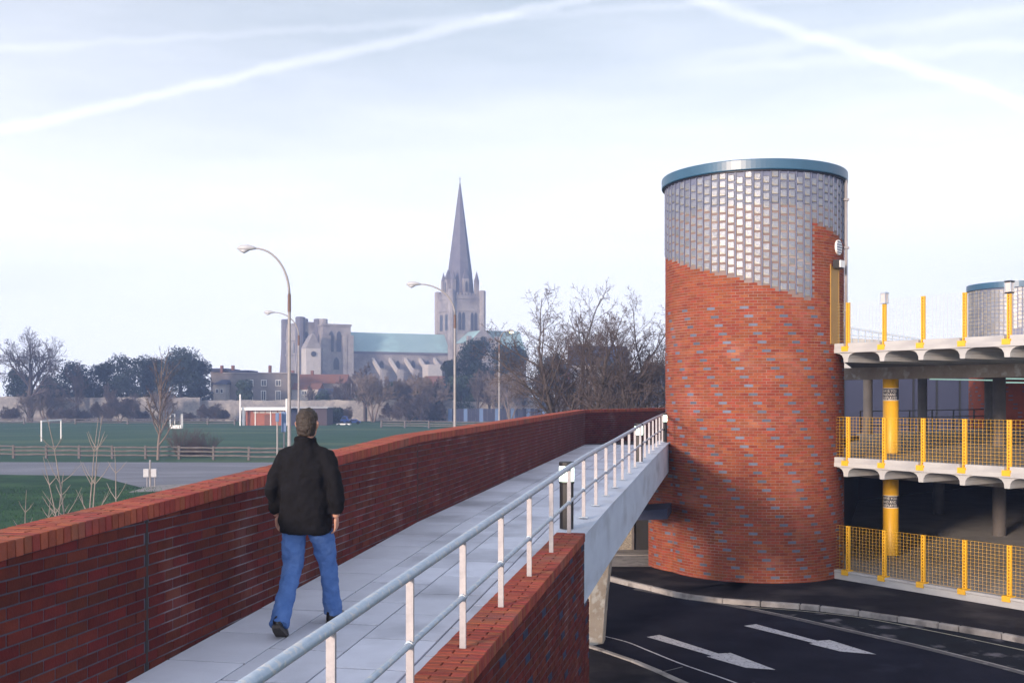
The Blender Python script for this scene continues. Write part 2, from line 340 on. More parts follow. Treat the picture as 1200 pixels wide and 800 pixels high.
# ------------------------------------------------------------------ bridge lines
DECK = [(2, 2.089), (7.41, 1.90), (14.2, 1.66), (35.4, 1.575), (50, 1.54)]
def dz(Y): return H - table(DECK, Y)
EB = [(2, 1.938), (12.4, 1.574), (13.6, 1.532), (14.8, 1.506), (17.3, 1.464), (19.7, 1.412), (22.2, 1.358), (24.6, 1.315), (27.1, 1.28), (29.6, 1.252), (33, 1.23)]
def bz(Y): return H - table(EB, Y)
LX = [(2, -2.54 - 0.1885 * 5.41), (7.41, -2.54), (14.2, -1.26), (35.4, 2.42), (40.2, 5.85), (46, 11.0)]
def lx(Y): return table(LX, Y)
def rx(Y): return 0.409 + 0.2035 * (Y - 11.12)

# ------------------------------------------------------------------ parapet wall on the left (inner face seen)
def brick_panel(wall, p0, p1, zb, zt, k0, phase, out_bricks, acc, blue=None, proud=0.006, nside=1):
    """level stretcher courses between two plan points, cut to the lines zb(s), zt(s); nside picks the face side"""
    p0, p1 = Vector(p0), Vector(p1); d = p1 - p0; L = d.length; t = d / L; nrm = Vector((t.y, -t.x)) * nside
    kmin = int(math.floor(min(zb(0), zb(L)) / 0.075)) - 1; kmax = int(math.ceil(max(zt(0), zt(L)) / 0.075)) + 1
    for k in range(kmin, kmax):
        z0 = k * 0.075 + 0.005; z1 = z0 + BR_H
        s = -0.225 + (phase + (0.1125 if k % 2 else 0)) % 0.225
        i = 0
        while s < L:
            a, b = max(s + 0.005, 0.006), min(s + 0.22, L - 0.006); s += 0.225; i += 1
            if b - a < 0.02: continue
            za0, za1 = max(z0, zb(a) + 0.002), min(z1, zt(a) - 0.005)
            zb0, zb1 = max(z0, zb(b) + 0.002), min(z1, zt(b) - 0.005)
            if za1 - za0 < 0.006 and zb1 - zb0 < 0.006: continue
            za1, zb1 = max(za1, za0 + 0.001), max(zb1, zb0 + 0.001)
            isb = blue(k, i + int(phase / 0.225)) if blue else False
            full = (b - a > 0.21) and za0 == z0 and za1 == z1 and zb0 == z0 and zb1 == z1
            jit = random.uniform(-0.0015, 0.0015)
            f = proud + jit
            mid = p0 + t * (a + b) / 2
            if full: out_bricks.append((mid.length, Vector((mid.x, mid.y, (z0 + z1) / 2)), t, nrm, f, isb))
            else:
                q0, q1 = p0 + t * a, p0 + t * b
                A, B = q0 + nrm * f, q1 + nrm * f; A2, B2 = q0 - nrm * 0.03, q1 - nrm * 0.03
                acc[1 if isb else 0].add([(A2.x, A2.y, za0), (B2.x, B2.y, zb0), (B2.x, B2.y, zb1), (A2.x, A2.y, za1), (A.x, A.y, za0), (B.x, B.y, zb0), (B.x, B.y, zb1), (A.x, A.y, za1)], BOXF)
def emit_bricks(lst, acc, parent, n=300, only=None, me=None, meb=None):
    """nearest n red (and n blue) bricks as objects, the rest joined"""
    cnt = [0, 0]
    for dist, c, t, nrm, f, isb in sorted(lst, key=lambda q: q[0] + (0 if (only is None or only(q[1])) else 1e4)):
        j = 1 if isb else 0
        t3, n3 = Vector((t.x, t.y, 0)), Vector((nrm.x, nrm.y, 0))
        if cnt[j] < n and (only is None or only(c)):
            cnt[j] += 1
            place((meb or me_bbrick) if isb else (me or me_brick), 'blue_brick' if isb else 'brick', parent, c + n3 * (f - BR_D / 2), t3, n3)
        else:
            w, h, ch = BR_W / 2, BR_H / 2, 0.004
            o = c + n3 * f; up = Vector((0, 0, 1)); vs = []
            for dd, ins in ((-0.03, 0), (-ch, 0), (0, ch)):
                for i_, k_ in ((-1, -1), (1, -1), (1, 1), (-1, 1)): vs.append(o + t3 * (i_ * (w - ins)) + up * (k_ * (h - ins)) + n3 * dd)
            fs = [(8, 9, 10, 11)]
            for r in (0, 4):
                for q in range(4): fs.append((r + q, r + (q + 1) % 4, r + 4 + (q + 1) % 4, r + 4 + q))
            acc[j].add(vs, fs)
def finish_acc(acc, parent, m='brick', mb='bluebrick'):
    if acc[0].v: acc[0].build('brick_courses', M[m], parent, kind='stuff')
    if acc[1].v: acc[1].build('blue_brick_courses', M[mb], parent, kind='stuff')
def coping(parent, p0, p1, z0, z1, lst, width=0.332, side=1):
    """brick-on-edge coping, p0-p1 is the face edge, the width goes to -side normal"""
    p0, p1 = Vector(p0), Vector(p1); d = p1 - p0; L = d.length; t = d / L; nrm = Vector((t.y, -t.x)) * side
    n = int(L / 0.075); pitch = L / n
    t3 = Vector((d.x, d.y, z1 - z0)).normalized(); n3 = Vector((nrm.x, nrm.y, 0)); up = n3.cross(t3); up = up if up.z > 0 else -up
    for i in range(n):
        s = (i + 0.5) * pitch; p = p0 + t * s; z = lerp(z0, z1, s / L)
        for (a, b, me) in (((0.0, 0.104, me_chalf), (0.112, 0.334, me_cfull)) if i % 2 else ((0.0, 0.222, me_cfull), (0.230, 0.334, me_chalf))):
            cc = p - nrm * ((a + b) / 2 - 0.004)
            lst.append((cc.length, Vector((cc.x, cc.y, z + 0.05 + random.uniform(-0.0015, 0.0015))), t3, n3, up, me))
def emit_coping(lst, parent, vis, n=300):
    acc = MB(); k = 0
    for dist, c, t3, n3, up, me in sorted(lst, key=lambda q: q[0] + (0 if vis(q[1]) else 1e4)):
        if k < n and vis(c):
            k += 1; place(me, 'coping_brick', parent, c, n3, t3, up)
        else:
            w = 0.111 if me is me_cfull else 0.052
            acc.obox(c, n3 * w, t3 * 0.033, up * 0.05)
    acc.build('coping_courses', M['copebrick'], parent, kind='stuff')
def inview(c, m=60):
    if c.y < 1: return False
    px = HX + c.x / c.y * F; py = HY + (H - c.z) / c.y * F
    return -m < px < 1200 + m and -m < py < 800 + m

CUTS = [2.0, 7.41, 14.2, 21.2, 28.3, 35.4, 40.2, 46.0]
pw = empty('parapet_wall', (0, 0, 0), 'long red brick parapet wall left of the paved walkway, topped with brick on edge coping', 'brick wall')
blist, acc, clist = [], [MB(), MB()], []
core, seal = MB(), MB()
for ya, yb in zip(CUTS, CUTS[1:]):
    a, b = Vector((lx(ya), ya)), Vector((lx(yb), yb)); L = (b - a).length; t = (b - a) / L; nr = Vector((t.y, -t.x))
    a2, b2 = a + t * 0.006, b - t * 0.006
    fb = lambda s, ya=ya, yb=yb, L=L: lerp(dz(ya), dz(yb), s / L)
    ft = lambda s, ya=ya, yb=yb, L=L: lerp(dz(ya), dz(yb), s / L) + 1.05
    brick_panel(pw, a2, b2, fb, ft, 0, random.uniform(0, 0.2), blist, acc)
    # core (mortar): face at the line, 0.33 thick to the left
    o = [a2, b2, b2 - nr * 0.328, a2 - nr * 0.328]
    zs0 = [fb(0) - 0.5, fb(L) - 0.5, fb(L) - 0.5, fb(0) - 0.5]; zs1 = [ft(0), ft(L), ft(L), ft(0)]
    core.add([(o[i].x, o[i].y, zs0[i]) for i in range(4)] + [(o[i].x, o[i].y, zs1[i]) for i in range(4)], BOXF)
    coping(pw, a + nr * 0.012, b + nr * 0.012, ft(0), ft(L), clist)
    seal.obox((b.x - nr.x * 0.094, b.y - nr.y * 0.094, fb(L) + 0.4), (nr.x * 0.100, nr.y * 0.100, 0), (t.x * 0.0135, t.y * 0.0135, 0), (0, 0, 0.64))
core.build('wall_core', M['shademortar'], pw)
seal.build('movement_joint', M['darkmortar'], pw)
emit_bricks(blist, acc, pw, only=lambda c: inview(c, 10), me=me_wbrick); finish_acc(acc, pw, 'shadebrick')
emit_coping(clist, pw, lambda c: inview(c, 10))
# outer face of the same wall: courses joined
acc2 = [MB(), MB()]; bl2 = []
for ya, yb in zip(CUTS, CUTS[1:]):
    a, b = Vector((lx(ya), ya)), Vector((lx(yb), yb)); t = (b - a).normalized(); nr = Vector((t.y, -t.x)); L = (b - a).length
    a, b = a - nr * 0.328, b - nr * 0.328
    fb = lambda s, ya=ya, yb=yb, L=L: lerp(dz(ya), dz(yb), s / L) - 0.48
    ft = lambda s, ya=ya, yb=yb, L=L: lerp(dz(ya), dz(yb), s / L) + 1.05
    brick_panel(pw, a, b, fb, ft, 0, 0.03, bl2, acc2, nside=-1)
emit_bricks(bl2, acc2, pw, n=0); acc2[0].build('outer_brick_courses', M['brick'], pw, kind='stuff')

# ------------------------------------------------------------------ low brick wall on the right, carrying the handrail
YE = 12.4
lw = empty('retaining_wall', (0, 0, 0), 'red brick retaining wall flecked with blue bricks under the near end of the handrail', 'brick wall')
a, b = Vector((rx(2.0), 2.0)), Vector((rx(YE), YE)); t = (b - a).normalized(); nr = Vector((t.y, -t.x)); L = (b - a).length
oa, ob = a + nr * 0.166, b + nr * 0.166
fb = lambda s: -0.02; ft = lambda s: lerp(bz(2.0), bz(YE), s / L) - 0.10
blist, acc, clist = [], [MB(), MB()], []
blue_w = lambda k, i: k % 3 == 0 and (2 * i + (k % 2) + (k // 3) + 2) % 8 == 0
brick_panel(lw, oa, ob, fb, ft, 0, 0.0, blist, acc, blue=blue_w)
ZS = H - 2.42                                # underside of the beam end
ob2 = ob + t * 0.45
brick_panel(lw, ob + t * 0.001, ob2, fb, lambda s: ZS, 0, 0.1, blist, acc, blue=blue_w)
core = MB()
ia, ib = a - nr * 0.16, b - nr * 0.16
core.add([(oa.x, oa.y, -0.1), (ob.x, ob.y, -0.1), (ib.x, ib.y, -0.1), (ia.x, ia.y, -0.1), (oa.x, oa.y, ft(0)), (ob.x, ob.y, ft(L)), (ib.x, ib.y, ft(L)), (ia.x, ia.y, ft(0))], BOXF)
i2 = ib + t * 0.45
core.add([(ob.x, ob.y, -0.1), (ob2.x, ob2.y, -0.1), (i2.x, i2.y, -0.1), (ib.x, ib.y, -0.1), (ob.x, ob.y, ZS), (ob2.x, ob2.y, ZS), (i2.x, i2.y, ZS), (ib.x, ib.y, ZS)], BOXF)
core.build('wall_core', M['shademortar'], lw)
# end face bricks (abutment, facing the road)
brick_panel(lw, ob2, ob2 - nr * 2.6, fb, lambda s: ZS, 0, 0.05, blist, acc, nside=-1)
MB().obox(((ob2.x + (ob2 - nr * 2.6).x) / 2 - t.x * 0.1, (ob2.y + (ob2 - nr * 2.6).y) / 2 - t.y * 0.1, ZS / 2 - 0.06), nr.to_3d() * 1.29, t.to_3d() * 0.098, (0, 0, ZS / 2 + 0.05)).build('abutment_core', M['mortar'], lw)
coping(lw, oa + nr * 0.012, ob + nr * 0.012, bz(2.0) - 0.10, bz(YE) - 0.10, clist, 0.335)
emit_bricks(blist, acc, lw, only=lambda c: inview(c, 10), me=me_wbrick, meb=me_nbrick); finish_acc(acc, lw, 'shadebrick', 'shadebluebrick')
emit_coping(clist, lw, lambda c: inview(c, 10))

# ------------------------------------------------------------------ footbridge: slab, beam, column, flags
fbg = empty('footbridge', (0, 0, 0), 'raised concrete footbridge paved with pale grey slabs running to the round brick tower', 'footbridge')
ys = [YE + 0.01, 14.8, 17.3, 19.7, 22.2, 24.6, 27.1, 29.0, 30.8]
beam = MB()
tt = Vector((0.2035, 1)).normalized(); nn = Vector((tt.y, -tt.x))
for i, y in enumerate(ys):
    c = Vector((rx(y), y))
    for off in (0.175, -0.165):
        q = c + nn * off
        beam.v += [(q.x, q.y, bz(y) - 0.82), (q.x, q.y, bz(y) - 0.02 * (off > 0))]
for i in range(len(ys) - 1):
    o = i * 4
    beam.f += [(o, o + 4, o + 5, o + 1), (o + 1, o + 5, o + 7, o + 3), (o + 3, o + 7, o + 6, o + 2), (o + 2, o + 6, o + 4, o)]
e = (len(ys) - 1) * 4; beam.f += [(0, 1, 3, 2), (e, e + 2, e + 3, e + 1)]
bo = beam.build('side_beam', M['beam'], fbg)
# drip edge along the beam top
edge = MB()
for y0, y1 in zip(ys, ys[1:]):
    q0, q1 = Vector((rx(y0), y0)) + nn * 0.178, Vector((rx(y1), y1)) + nn * 0.178
    edge.bar((q0.x, q0.y, bz(y0) - 0.03), (q1.x, q1.y, bz(y1) - 0.03), 0.02, 0.035)
edge.build('beam_edge_strip', M['beam'], fbg)
slab = MB()
sy = [2.0, 5, 7.41, 10, 12.4, 14.2, 18, 22, 26, 30.8, 35.4, 40.2, 46]
def slab_r(y):
    if y <= 30.8: return Vector((rx(y), y)) - nn * 0.14
    return Vector((table([(30.8, rx(30.8)), (35.4, 7.6), (40.2, 10.4), (46, 14)], y), table([(30.8, 30.8), (35.4, 33.2), (40.2, 36.5), (46, 43)], y)))
for y in sy:
    l_ = Vector((lx(y), y)) + Vector((-0.2, 0.04)); r_ = slab_r(y)
    z = dz(y) - 0.008
    slab.v += [(l_.x, l_.y, z - 0.3), (r_.x, r_.y, z - 0.3), (r_.x, r_.y, z), (l_.x, l_.y, z)]
for i in range(len(sy) - 1):
    o = i * 4
    for k in range(4): slab.f.append((o + k, o + (k + 1) % 4, o + 4 + (k + 1) % 4, o + 4 + k))
slab.f += [(0, 3, 2, 1), (len(slab.v) - 4, len(slab.v) - 3, len(slab.v) - 2, len(slab.v) - 1)]
slab.build('deck_slab', M['joint'], fbg)
# tapered column below the bridge
cb = G(696, 754); colm = MB()
def octo(c, rx_, ry_, z): return [(c.x + rx_ * math.cos(R(22.5 + 45 * k - 10)), c.y + ry_ * math.sin(R(22.5 + 45 * k - 10)), z) for k in range(8)]
cc = Vector((1.38, 21.6, 0))
rings = [octo(cc, 0.53, 0.53, -0.05), octo(cc, 0.60, 0.60, 0.9), octo(cc, 0.78, 0.78, 2.35), octo(cc, 0.86, 0.86, 2.95)]
for r_ in rings: colm.v += r_
for i in range(3):
    for k in range(8): colm.f.append((i * 8 + k, i * 8 + (k + 1) % 8, (i + 1) * 8 + (k + 1) % 8, (i + 1) * 8 + k))
colm.f += [tuple(range(8))[::-1], tuple(range(24, 32))]
colm.build('column', M['concwarm'], fbg, bevel=0.035)
# second, far column half hidden by the tower
# paving slabs
cols = [(0.004, 0.593, 0.0), (0.607, 1.193, 0.4), (1.207, 1.793, 0.0), (1.807, 2.24, 0.4), (2.253, 2.68, 0.0)]
flags = []
for ci, (u0, u1, ph) in enumerate(cols):
    for (ya, yb) in ((2.0, 14.2), (14.2, 35.4)):
        a, b = Vector((lx(ya), ya)), Vector((lx(yb), yb)); d = b - a; L = d.length; t = d / L; nr2 = Vector((t.y, -t.x))
        s = -ph - (0.6 if ya == 2.0 else 0.3)
        while s < L:
            s0, s1 = max(s + 0.012, 0.003), min(s + 0.788, L - 0.003); s += 0.8
            if s1 - s0 < 0.05: continue
            mid = a + t * (s0 + s1) / 2 + nr2 * (u0 + u1) / 2
            if ci == 4 and (mid.x > rx(mid.y) - 0.1 or mid.y > 30): continue
            if ci == 3 and mid.y > 30.5 and False: continue
            y0, y1 = a.y + t.y * s0, a.y + t.y * s1
            z0, z1 = dz(y0), dz(y1)
            flags.append((mid, t, nr2, (s1 - s0), (u1 - u0), (z0 + z1) / 2, (z1 - z0) / (s1 - s0)))
fm = {}
for mid, t, nr2, ls, us, z, sl in flags:
    key = (round(ls, 3), round(us, 3))
    if key not in fm:
        fm[key] = bevbox('paving_slab', us, ls, 0.05, 0.004, M['flag'])
    t3 = Vector((t.x, t.y, sl)).normalized(); n3 = Vector((nr2.x, nr2.y, 0)); up = n3.cross(t3)
    place(fm[key], 'paving_slab', fbg, (mid.x, mid.y, z - 0.025 + random.uniform(-0.0012, 0.0012)), n3, t3, up)

# ------------------------------------------------------------------ handrail
hr = empty('handrail', (0, 0, 0), 'two-bar galvanised handrail on pale posts along the open side of the walkway', 'railing')
def railpt(y, h): return (rx(y), y, bz(y) + h)
yy = [2.0, 5, 8, 10, 12.4, 13.6, 14.8, 17.3, 19.7, 22.2, 24.6, 27.1, 29.6, 30.6]
MB().tube([railpt(y, 0.76) for y in yy], 0.031, 14).build('top_rail', M['galv'], hr, smooth=True)
MB().tube([railpt(y, 0.355) for y in yy], 0.020, 10).build('lower_rail', M['galv'], hr, smooth=True)
posty = [3.74, 4.97, 6.2, 7.43, 8.67, 9.9, 11.12, 12.36] + [13.6 + 1.235 * k for k in range(14)]
pm = MB().box(-0.022, 0.022, -0.011, 0.011, 0, 0.735).mesh('post'); pm.materials.append(M['galvpost'])
plate = MB().box(-0.06, 0.06, -0.06, 0.06, 0, 0.008).mesh('base_plate'); plate.materials.append(M['galv'])
cm = MB().tube([(0, -0.03, 0), (0, 0.03, 0)], 0.026, 10).mesh('collar'); cm.materials.append(M['galv'])
for y in posty:
    p = bpy.data.objects.new('post', pm); link(p, hr); p.location = (rx(y), y, bz(y)); p.rotation_euler = (0, 0, -math.atan(0.2035) + 0)
    q = bpy.data.objects.new('collar', cm); link(q, hr); q.location = (rx(y), y, bz(y) + 0.355); q.rotation_euler = (0, 0, -math.atan(0.2035))
    if y > 12.5:
        q = bpy.data.objects.new('base_plate', plate); link(q, hr); q.location = (rx(y), y, bz(y)); q.rotation_euler = (0, 0, -math.atan(0.2035))

# ------------------------------------------------------------------ bollard lights
def bollard(px, y, label, w):
    x = (px - HX) / F * y
    o = empty('bollard_light', (x, y, bz(y)), label, 'bollard light', 'lit bollards along the footbridge handrail')
    MB().lathe([(0, 0), (w, 0), (w, 0.53), (w * 1.1, 0.535), (w * 1.1, 0.56), (0, 0.56)], 20).build('post', M['black'], o, smooth=False)
    MB().lathe([(0, 0.561), (w * 1.05, 0.561), (w * 1.08, 0.60), (w * 1.08, 0.70), (w * 1.05, 0.74), (0, 0.74)], 20).build('lens', M['lightwhite'], o, smooth=True)
    MB().lathe([(0, 0.741), (w * 1.1, 0.741), (w * 1.1, 0.785), (w * 1.0, 0.795), (0, 0.80)], 20).build('cap', M['black'], o)
bollard(664.0, 12.72, 'nearest black bollard light glowing white where the brick wall meets the concrete beam', 0.083)
bollard(748.5, 22.45, 'middle bollard light halfway along the concrete beam of the footbridge', 0.083)
bollard(780.3, 29.9, 'farthest bollard light against the side of the round brick tower', 0.083)

# ------------------------------------------------------------------ round stair tower
TC = Vector((6.77, 29.95)); TR = 0.225 * 68 / (2 * math.pi)
fv = (-TC).normalized(); rv = Vector((-fv.y, fv.x)); rv = rv if rv.x > 0 else -rv
def tp(a, r, z=0):
    q = TC + (fv * math.cos(a) + rv * math.sin(a)) * r; return Vector((q.x, q.y, z))
def a_of(px):                              # angle on the front of the tower seen at column px
    best = min((abs((tp(R(d / 4), TR).x / tp(R(d / 4), TR).y) * F + HX - px), d / 4) for d in range(-340, 341)); return R(best[1])
def z_of(a, py, r=None):
    q = tp(a, r or TR); return H - (py - HY) / F * q.y
aS = a_of(953)
Z1, Z2, Z3, Z4 = z_of(R(-84), 298), z_of(aS, 352), z_of(aS, 258), z_of(R(80), 285)
RING0, RING1 = 10.78, 11.05
def zg(a):
    """bottom of the glass blocks at angle a in (-pi, pi]"""
    d = math.degrees(a)
    if d < -84: d += 360
    if d <= math.degrees(aS): return lerp(Z1, Z2, (d + 84) / (math.degrees(aS) + 84))
    if d <= 80: return lerp(Z3, Z4, (d - math.degrees(aS)) / (80 - math.degrees(aS)))
    return lerp(Z4, Z1, min(1, (d - 80) / 196))
def make_tower(name, loc_fn, label, full=True):
    root = empty(name, (0, 0, 0), label, 'stair tower'); return root
NB = 68; dth = 2 * math.pi / NB
tw = empty('stair_tower', (TC.x, TC.y, 0), 'big round red brick tower with glass blocks and blue rim, beside the footbridge', 'tower')
TO = Vector((TC.x, TC.y, 0))
blist = []; accT = [MB(), MB()]
# phase of the blue diagonals
m0 = round((z_of(a_of(859.7), 488.2) - 0.0375) / 0.225); apos = a_of(859.7) / dth * 2
c0 = 2 * round((apos + m0) / 2)
for k in range(0, 140):
    z0 = k * 0.075 + 0.005
    for i in range(NB):
        a = (i + 0.5 * (k % 2)) * dth
        if a > math.pi: a -= 2 * math.pi
        lim = max(min(zg(a - dth * 0.35), zg(a + dth * 0.35)), 0)
        if (a - dth / 2) < aS < (a + dth / 2): lim = zg(aS - 0.01) if a < aS else zg(aS + 0.01)
        if z0 + 0.06 > lim: continue
        ii = 2 * i + (k % 2)
        isb = (k % 3 == 0) and k // 3 <= 32 and ((ii + k // 3 - c0) % 8 == 0)
        tang = (-fv * math.sin(a) + rv * math.cos(a)); nrm = (fv * math.cos(a) + rv * math.sin(a))
        c = tp(a, TR, z0 + BR_H / 2) - TO
        dist = (c + TO).xy.length + abs(a) * 0.001
        if isb: dist = dist
        blist.append((dist, c, tang, nrm, 0.004 + random.uniform(-0.001, 0.001), isb))
emit_bricks(blist, accT, tw, n=300); finish_acc(accT, tw)
MB().lathe([(TR - 0.001, -0.1), (TR - 0.001, 9.9)], 136).build('wall_core', M['mortar'], tw, smooth=True)
# glass block drum
bw = 0.225; ph = 0.2175
gb = bevbox('glass_block', 0.180, 0.07, 0.186, 0.018, M['glassb']); glist = []
ribs = MB(); bars = MB()
for j in range(NB):
    a = (j + 0.5) * dth
    if a > math.pi: a -= 2 * math.pi
    tang = (-fv * math.sin(a) + rv * math.cos(a)); nrm = (fv * math.cos(a) + rv * math.sin(a)); n3, t3 = nrm.to_3d(), tang.to_3d()
    zb_ = round(zg(a) / 0.075) * 0.075
    if zb_ > 0:
        z = zb_ + 0.02
        while z + 0.19 < RING0:
            c = tp(a, TR + 0.003, z + 0.1) - TO
            glist.append(((c + TO).xy.length, c, t3, n3)); z += ph
    # rib at the right edge of the column
    for s_, a_ in ((1, a + dth / 2),):
        zr = max(zg(a - 0.01), 0) if a < aS else zg(a)
        zr = round(min(zg(a), zg(min(a + dth, math.pi)) if not (a < aS < a + dth) else zg(a)) / 0.075) * 0.075
        q = tp(a_, TR + 0.008) - TO; nn3 = (fv * math.cos(a_) + rv * math.sin(a_)).to_3d(); tt3 = (-fv * math.sin(a_) + rv * math.cos(a_)).to_3d()
        ribs.obox((q.x, q.y, (zr + RING0) / 2), tt3 * 0.013, nn3 * 0.018, (0, 0, (RING0 - zr) / 2))
acg = MB(); k = 0
for dist, c, t3, n3 in sorted(glist, key=lambda q: q[0]):
    tl = random.uniform(-0.012, 0.012); tl2 = random.uniform(-0.02, 0.02)
    t4 = (t3 + n3 * tl2).normalized(); n4 = (n3 - t3 * tl2).normalized()
    if k < 300: k += 1; place(gb, 'glass_block', tw, c - n3 * 0.03, t4, n4)
    else:
        vs = []
        for dd, ins in ((-0.04, 0), (-0.014, 0), (0.004, 0.016)):
            for i_, k_ in ((-1, -1), (1, -1), (1, 1), (-1, 1)): vs.append(c + t4 * (i_ * (0.090 - ins)) + Vector((0, 0, k_ * (0.093 - ins))) + n4 * dd)
        fs = [(8, 9, 10, 11)]
        for r in (0, 4):
            for q in range(4): fs.append((r + q, r + (q + 1) % 4, r + 4 + (q + 1) % 4, r + 4 + q))
        acg.add(vs, fs)
acg.build('glass_block_courses', M['glassb'], tw, kind='stuff')
ribs.build('frame_rib', M['glassrib'], tw, kind='stuff')
# frame behind the blocks: cylinder that follows the spiral
fr = MB(); N = 272
for i in range(N + 1):
    a = -math.pi + 2 * math.pi * i / N
    q = tp(a, TR - 0.012) - TO; zl = zg(max(min(a, math.pi), -math.pi + 1e-6)) - 0.02
    fr.v += [(q.x, q.y, zl), (q.x, q.y, RING0)]
for i in range(N): fr.f.append((2 * i, 2 * i + 2, 2 * i + 3, 2 * i + 1))
fr.build('glass_wall_frame', M['glassrib'], tw, smooth=True)
MB().lathe([(TR - 0.05, RING0), (TR + 0.10, RING0), (TR + 0.11, RING0 + 0.02), (TR + 0.11, RING1 - 0.02), (TR + 0.10, RING1), (TR - 0.2, RING1 + 0.01), (0.0, RING1 + 0.12)], 128).build('roof_rim', M['bluepaint'], tw, smooth=False)
MB().lathe([(TR - 0.02, RING0 - 0.03), (TR + 0.05, RING0 - 0.03), (TR + 0.05, RING0 - 0.001)], 128).build('rim_gutter', M['signblack'], tw)
# door, lamp, vent and pipe on the car park side
def facing(mb_fn, name, m, a, z, r=None, **k):
    q = tp(a, (r or TR), z) - TO; o = mb_fn(MB()).build(name, m, tw, **k)
    nrm = (fv * math.cos(a) + rv * math.sin(a)); o.location = q; o.rotation_euler = (0, 0, math.atan2(nrm.y, nrm.x) + math.pi / 2); return o
aD = a_of(977)
facing(lambda m: m.box(-0.2, 0.2, -0.012, 0.1, 0, 2.05), 'door', M['ochre'], aD + 0.02, 6.32, TR + 0.0)
facing(lambda m: m.box(-0.24, -0.205, -0.02, 0.1, 0, 2.1).box(0.205, 0.24, -0.02, 0.1, 0, 2.1), 'door_frame', M['ochre'], aD + 0.02, 6.32, TR + 0.0)
facing(lambda m: m.box(-0.16, 0.16, -0.16, 0, -0.11, 0.11), 'bulkhead_lamp', M['black'], a_of(978.5), z_of(a_of(978.5), 310), TR + 0.02)
facing(lambda m: m.box(-0.12, 0.13, -0.20, -0.162, -0.09, 0.09), 'lamp_lens', M['whitepaint'], a_of(978.5), z_of(a_of(978.5), 310), TR + 0.02)
vn = facing(lambda m: m.tube([(0, 0, 0), (0, -0.05, 0)], 0.2, 20), 'vent_grille', M['whitepaint'], a_of(981.5), z_of(a_of(981.5), 290), TR + 0.0)
for k in range(5):
    s = MB().box(-0.17, 0.17, -0.065, -0.051, -0.15 + k * 0.07, -0.13 + k * 0.07).build('louvre', M['glassrib'], vn)
pa = R(74.5)
q = tp(pa, TR + 0.10) - TO
MB().tube([(q.x, q.y, 6.3), (q.x, q.y, RING0 - 0.02)], 0.042, 10).build('drain_pipe', M['lamp'], tw, smooth=True)
pbk = MB()
for z in (7.2, 8.9, 10.2): pbk.box(q.x - 0.07, q.x + 0.07, q.y - 0.07, q.y + 0.07, z, z + 0.06)
pbk.build('pipe_bracket', M['lamp'], tw)
# flared screen wall that leaves the tower under the bridge, canopy, doorway
sw = empty('screen_wall', (0, 0, 0), 'brick screen wall flecked with blue bricks sweeping out of the tower foot under the footbridge', 'brick wall')
c1 = G(760, 667); 
aJ = R(-62); pJ = tp(aJ, TR + 0.002)
blist = []; accS = [MB(), MB()]
A_, B_ = Vector((c1.x, c1.y)), Vector((pJ.x, pJ.y))
npan = 3; mid_pts = [A_]
for k in range(1, npan): 
    q = A_.lerp(B_, k / npan); out = Vector((B_.y - A_.y, -(B_.x - A_.x))).normalized(); out = out if out.dot(-q) > 0 else -out
    mid_pts.append(q + out * 0.09 * math.sin(math.pi * k / npan))
mid_pts.append(B_)
core = MB(); zt_ = H - 2.13; cum = 0
for p, q in zip(mid_pts, mid_pts[1:]):
    cum0 = int(round(cum / 0.225))
    brick_panel(sw, p, q, lambda s: -0.02, lambda s: zt_, 0, 0.1125 * 0, blist, accS, blue=lambda k, i, c=cum0: k % 3 == 0 and (2 * (i + c) + (k % 2) + k // 3 - c0 + 4) % 8 == 0)
    d = (q - p).normalized(); nr_ = Vector((d.y, -d.x)); cum += (q - p).length
    core.add([(p.x, p.y, -0.1), (q.x, q.y, -0.1), (q.x - nr_.x * 0.3, q.y - nr_.y * 0.3, -0.1), (p.x - nr_.x * 0.3, p.y - nr_.y * 0.3, -0.1)] + [(p.x, p.y, zt_), (q.x, q.y, zt_), (q.x - nr_.x * 0.3, q.y - nr_.y * 0.3, zt_), (p.x - nr_.x * 0.3, p.y - nr_.y * 0.3, zt_)], BOXF)
core.build('wall_core', M['mortar'], sw)
emit_bricks(blist, accS, sw, n=300); finish_acc(accS, sw)
ca, cb_ = V(744, 603, 27.9), V(782, 603, 27.5)
cnp = empty('door_canopy', (0, 0, 0), 'flat dark grey canopy between the footbridge and the tower above the lower doorway', 'canopy')
MB().add([V(744, 609.5, 28.0), V(782, 608, 27.7), V(782, 608, 27.7) + Vector((0.35, 1.6, 0)), V(744, 609.5, 28.0) + Vector((0.1, 1.6, 0)), V(744, 598.5, 28.0), V(782, 596, 27.7), V(782, 596, 27.7) + Vector((0.35, 1.6, 0)), V(744, 598.5, 28.0) + Vector((0.1, 1.6, 0))], BOXF).build('fascia', M['slate'], cnp)
# lower entrance behind the screen wall
le = empty('lower_entrance', (0, 0, 0), 'dark doorway with a pebbledash panel behind the screen wall below the footbridge', 'doorway')
e0, e1, e2 = G(728, 645, 0.1), G(741, 645, 0.1), G(775, 645, 0.1)
MB().box(e0.x - 1.8, e1.x - 0.02, e0.y, e0.y + 0.2, 0, 2.7).build('pebble_panel', M['pebble'], le)
MB().box(e1.x - 0.018, e1.x + 0.05, e0.y - 0.04, e0.y + 0.2, 0, 2.7).build('door_frame', M['fence'], le)
MB().box(e1.x + 0.052, e2.x + 0.6, e0.y + 0.06, e0.y + 0.2, 0, 2.7).build('dark_opening', M['darkroom'], le)
stp = G(735, 650, 0.1)
MB().box(e0.x - 2.2, e2.x + 0.6, stp.y - 0.2, e0.y - 0.05, 0, 0.14).build('step', M['kerb'], le)

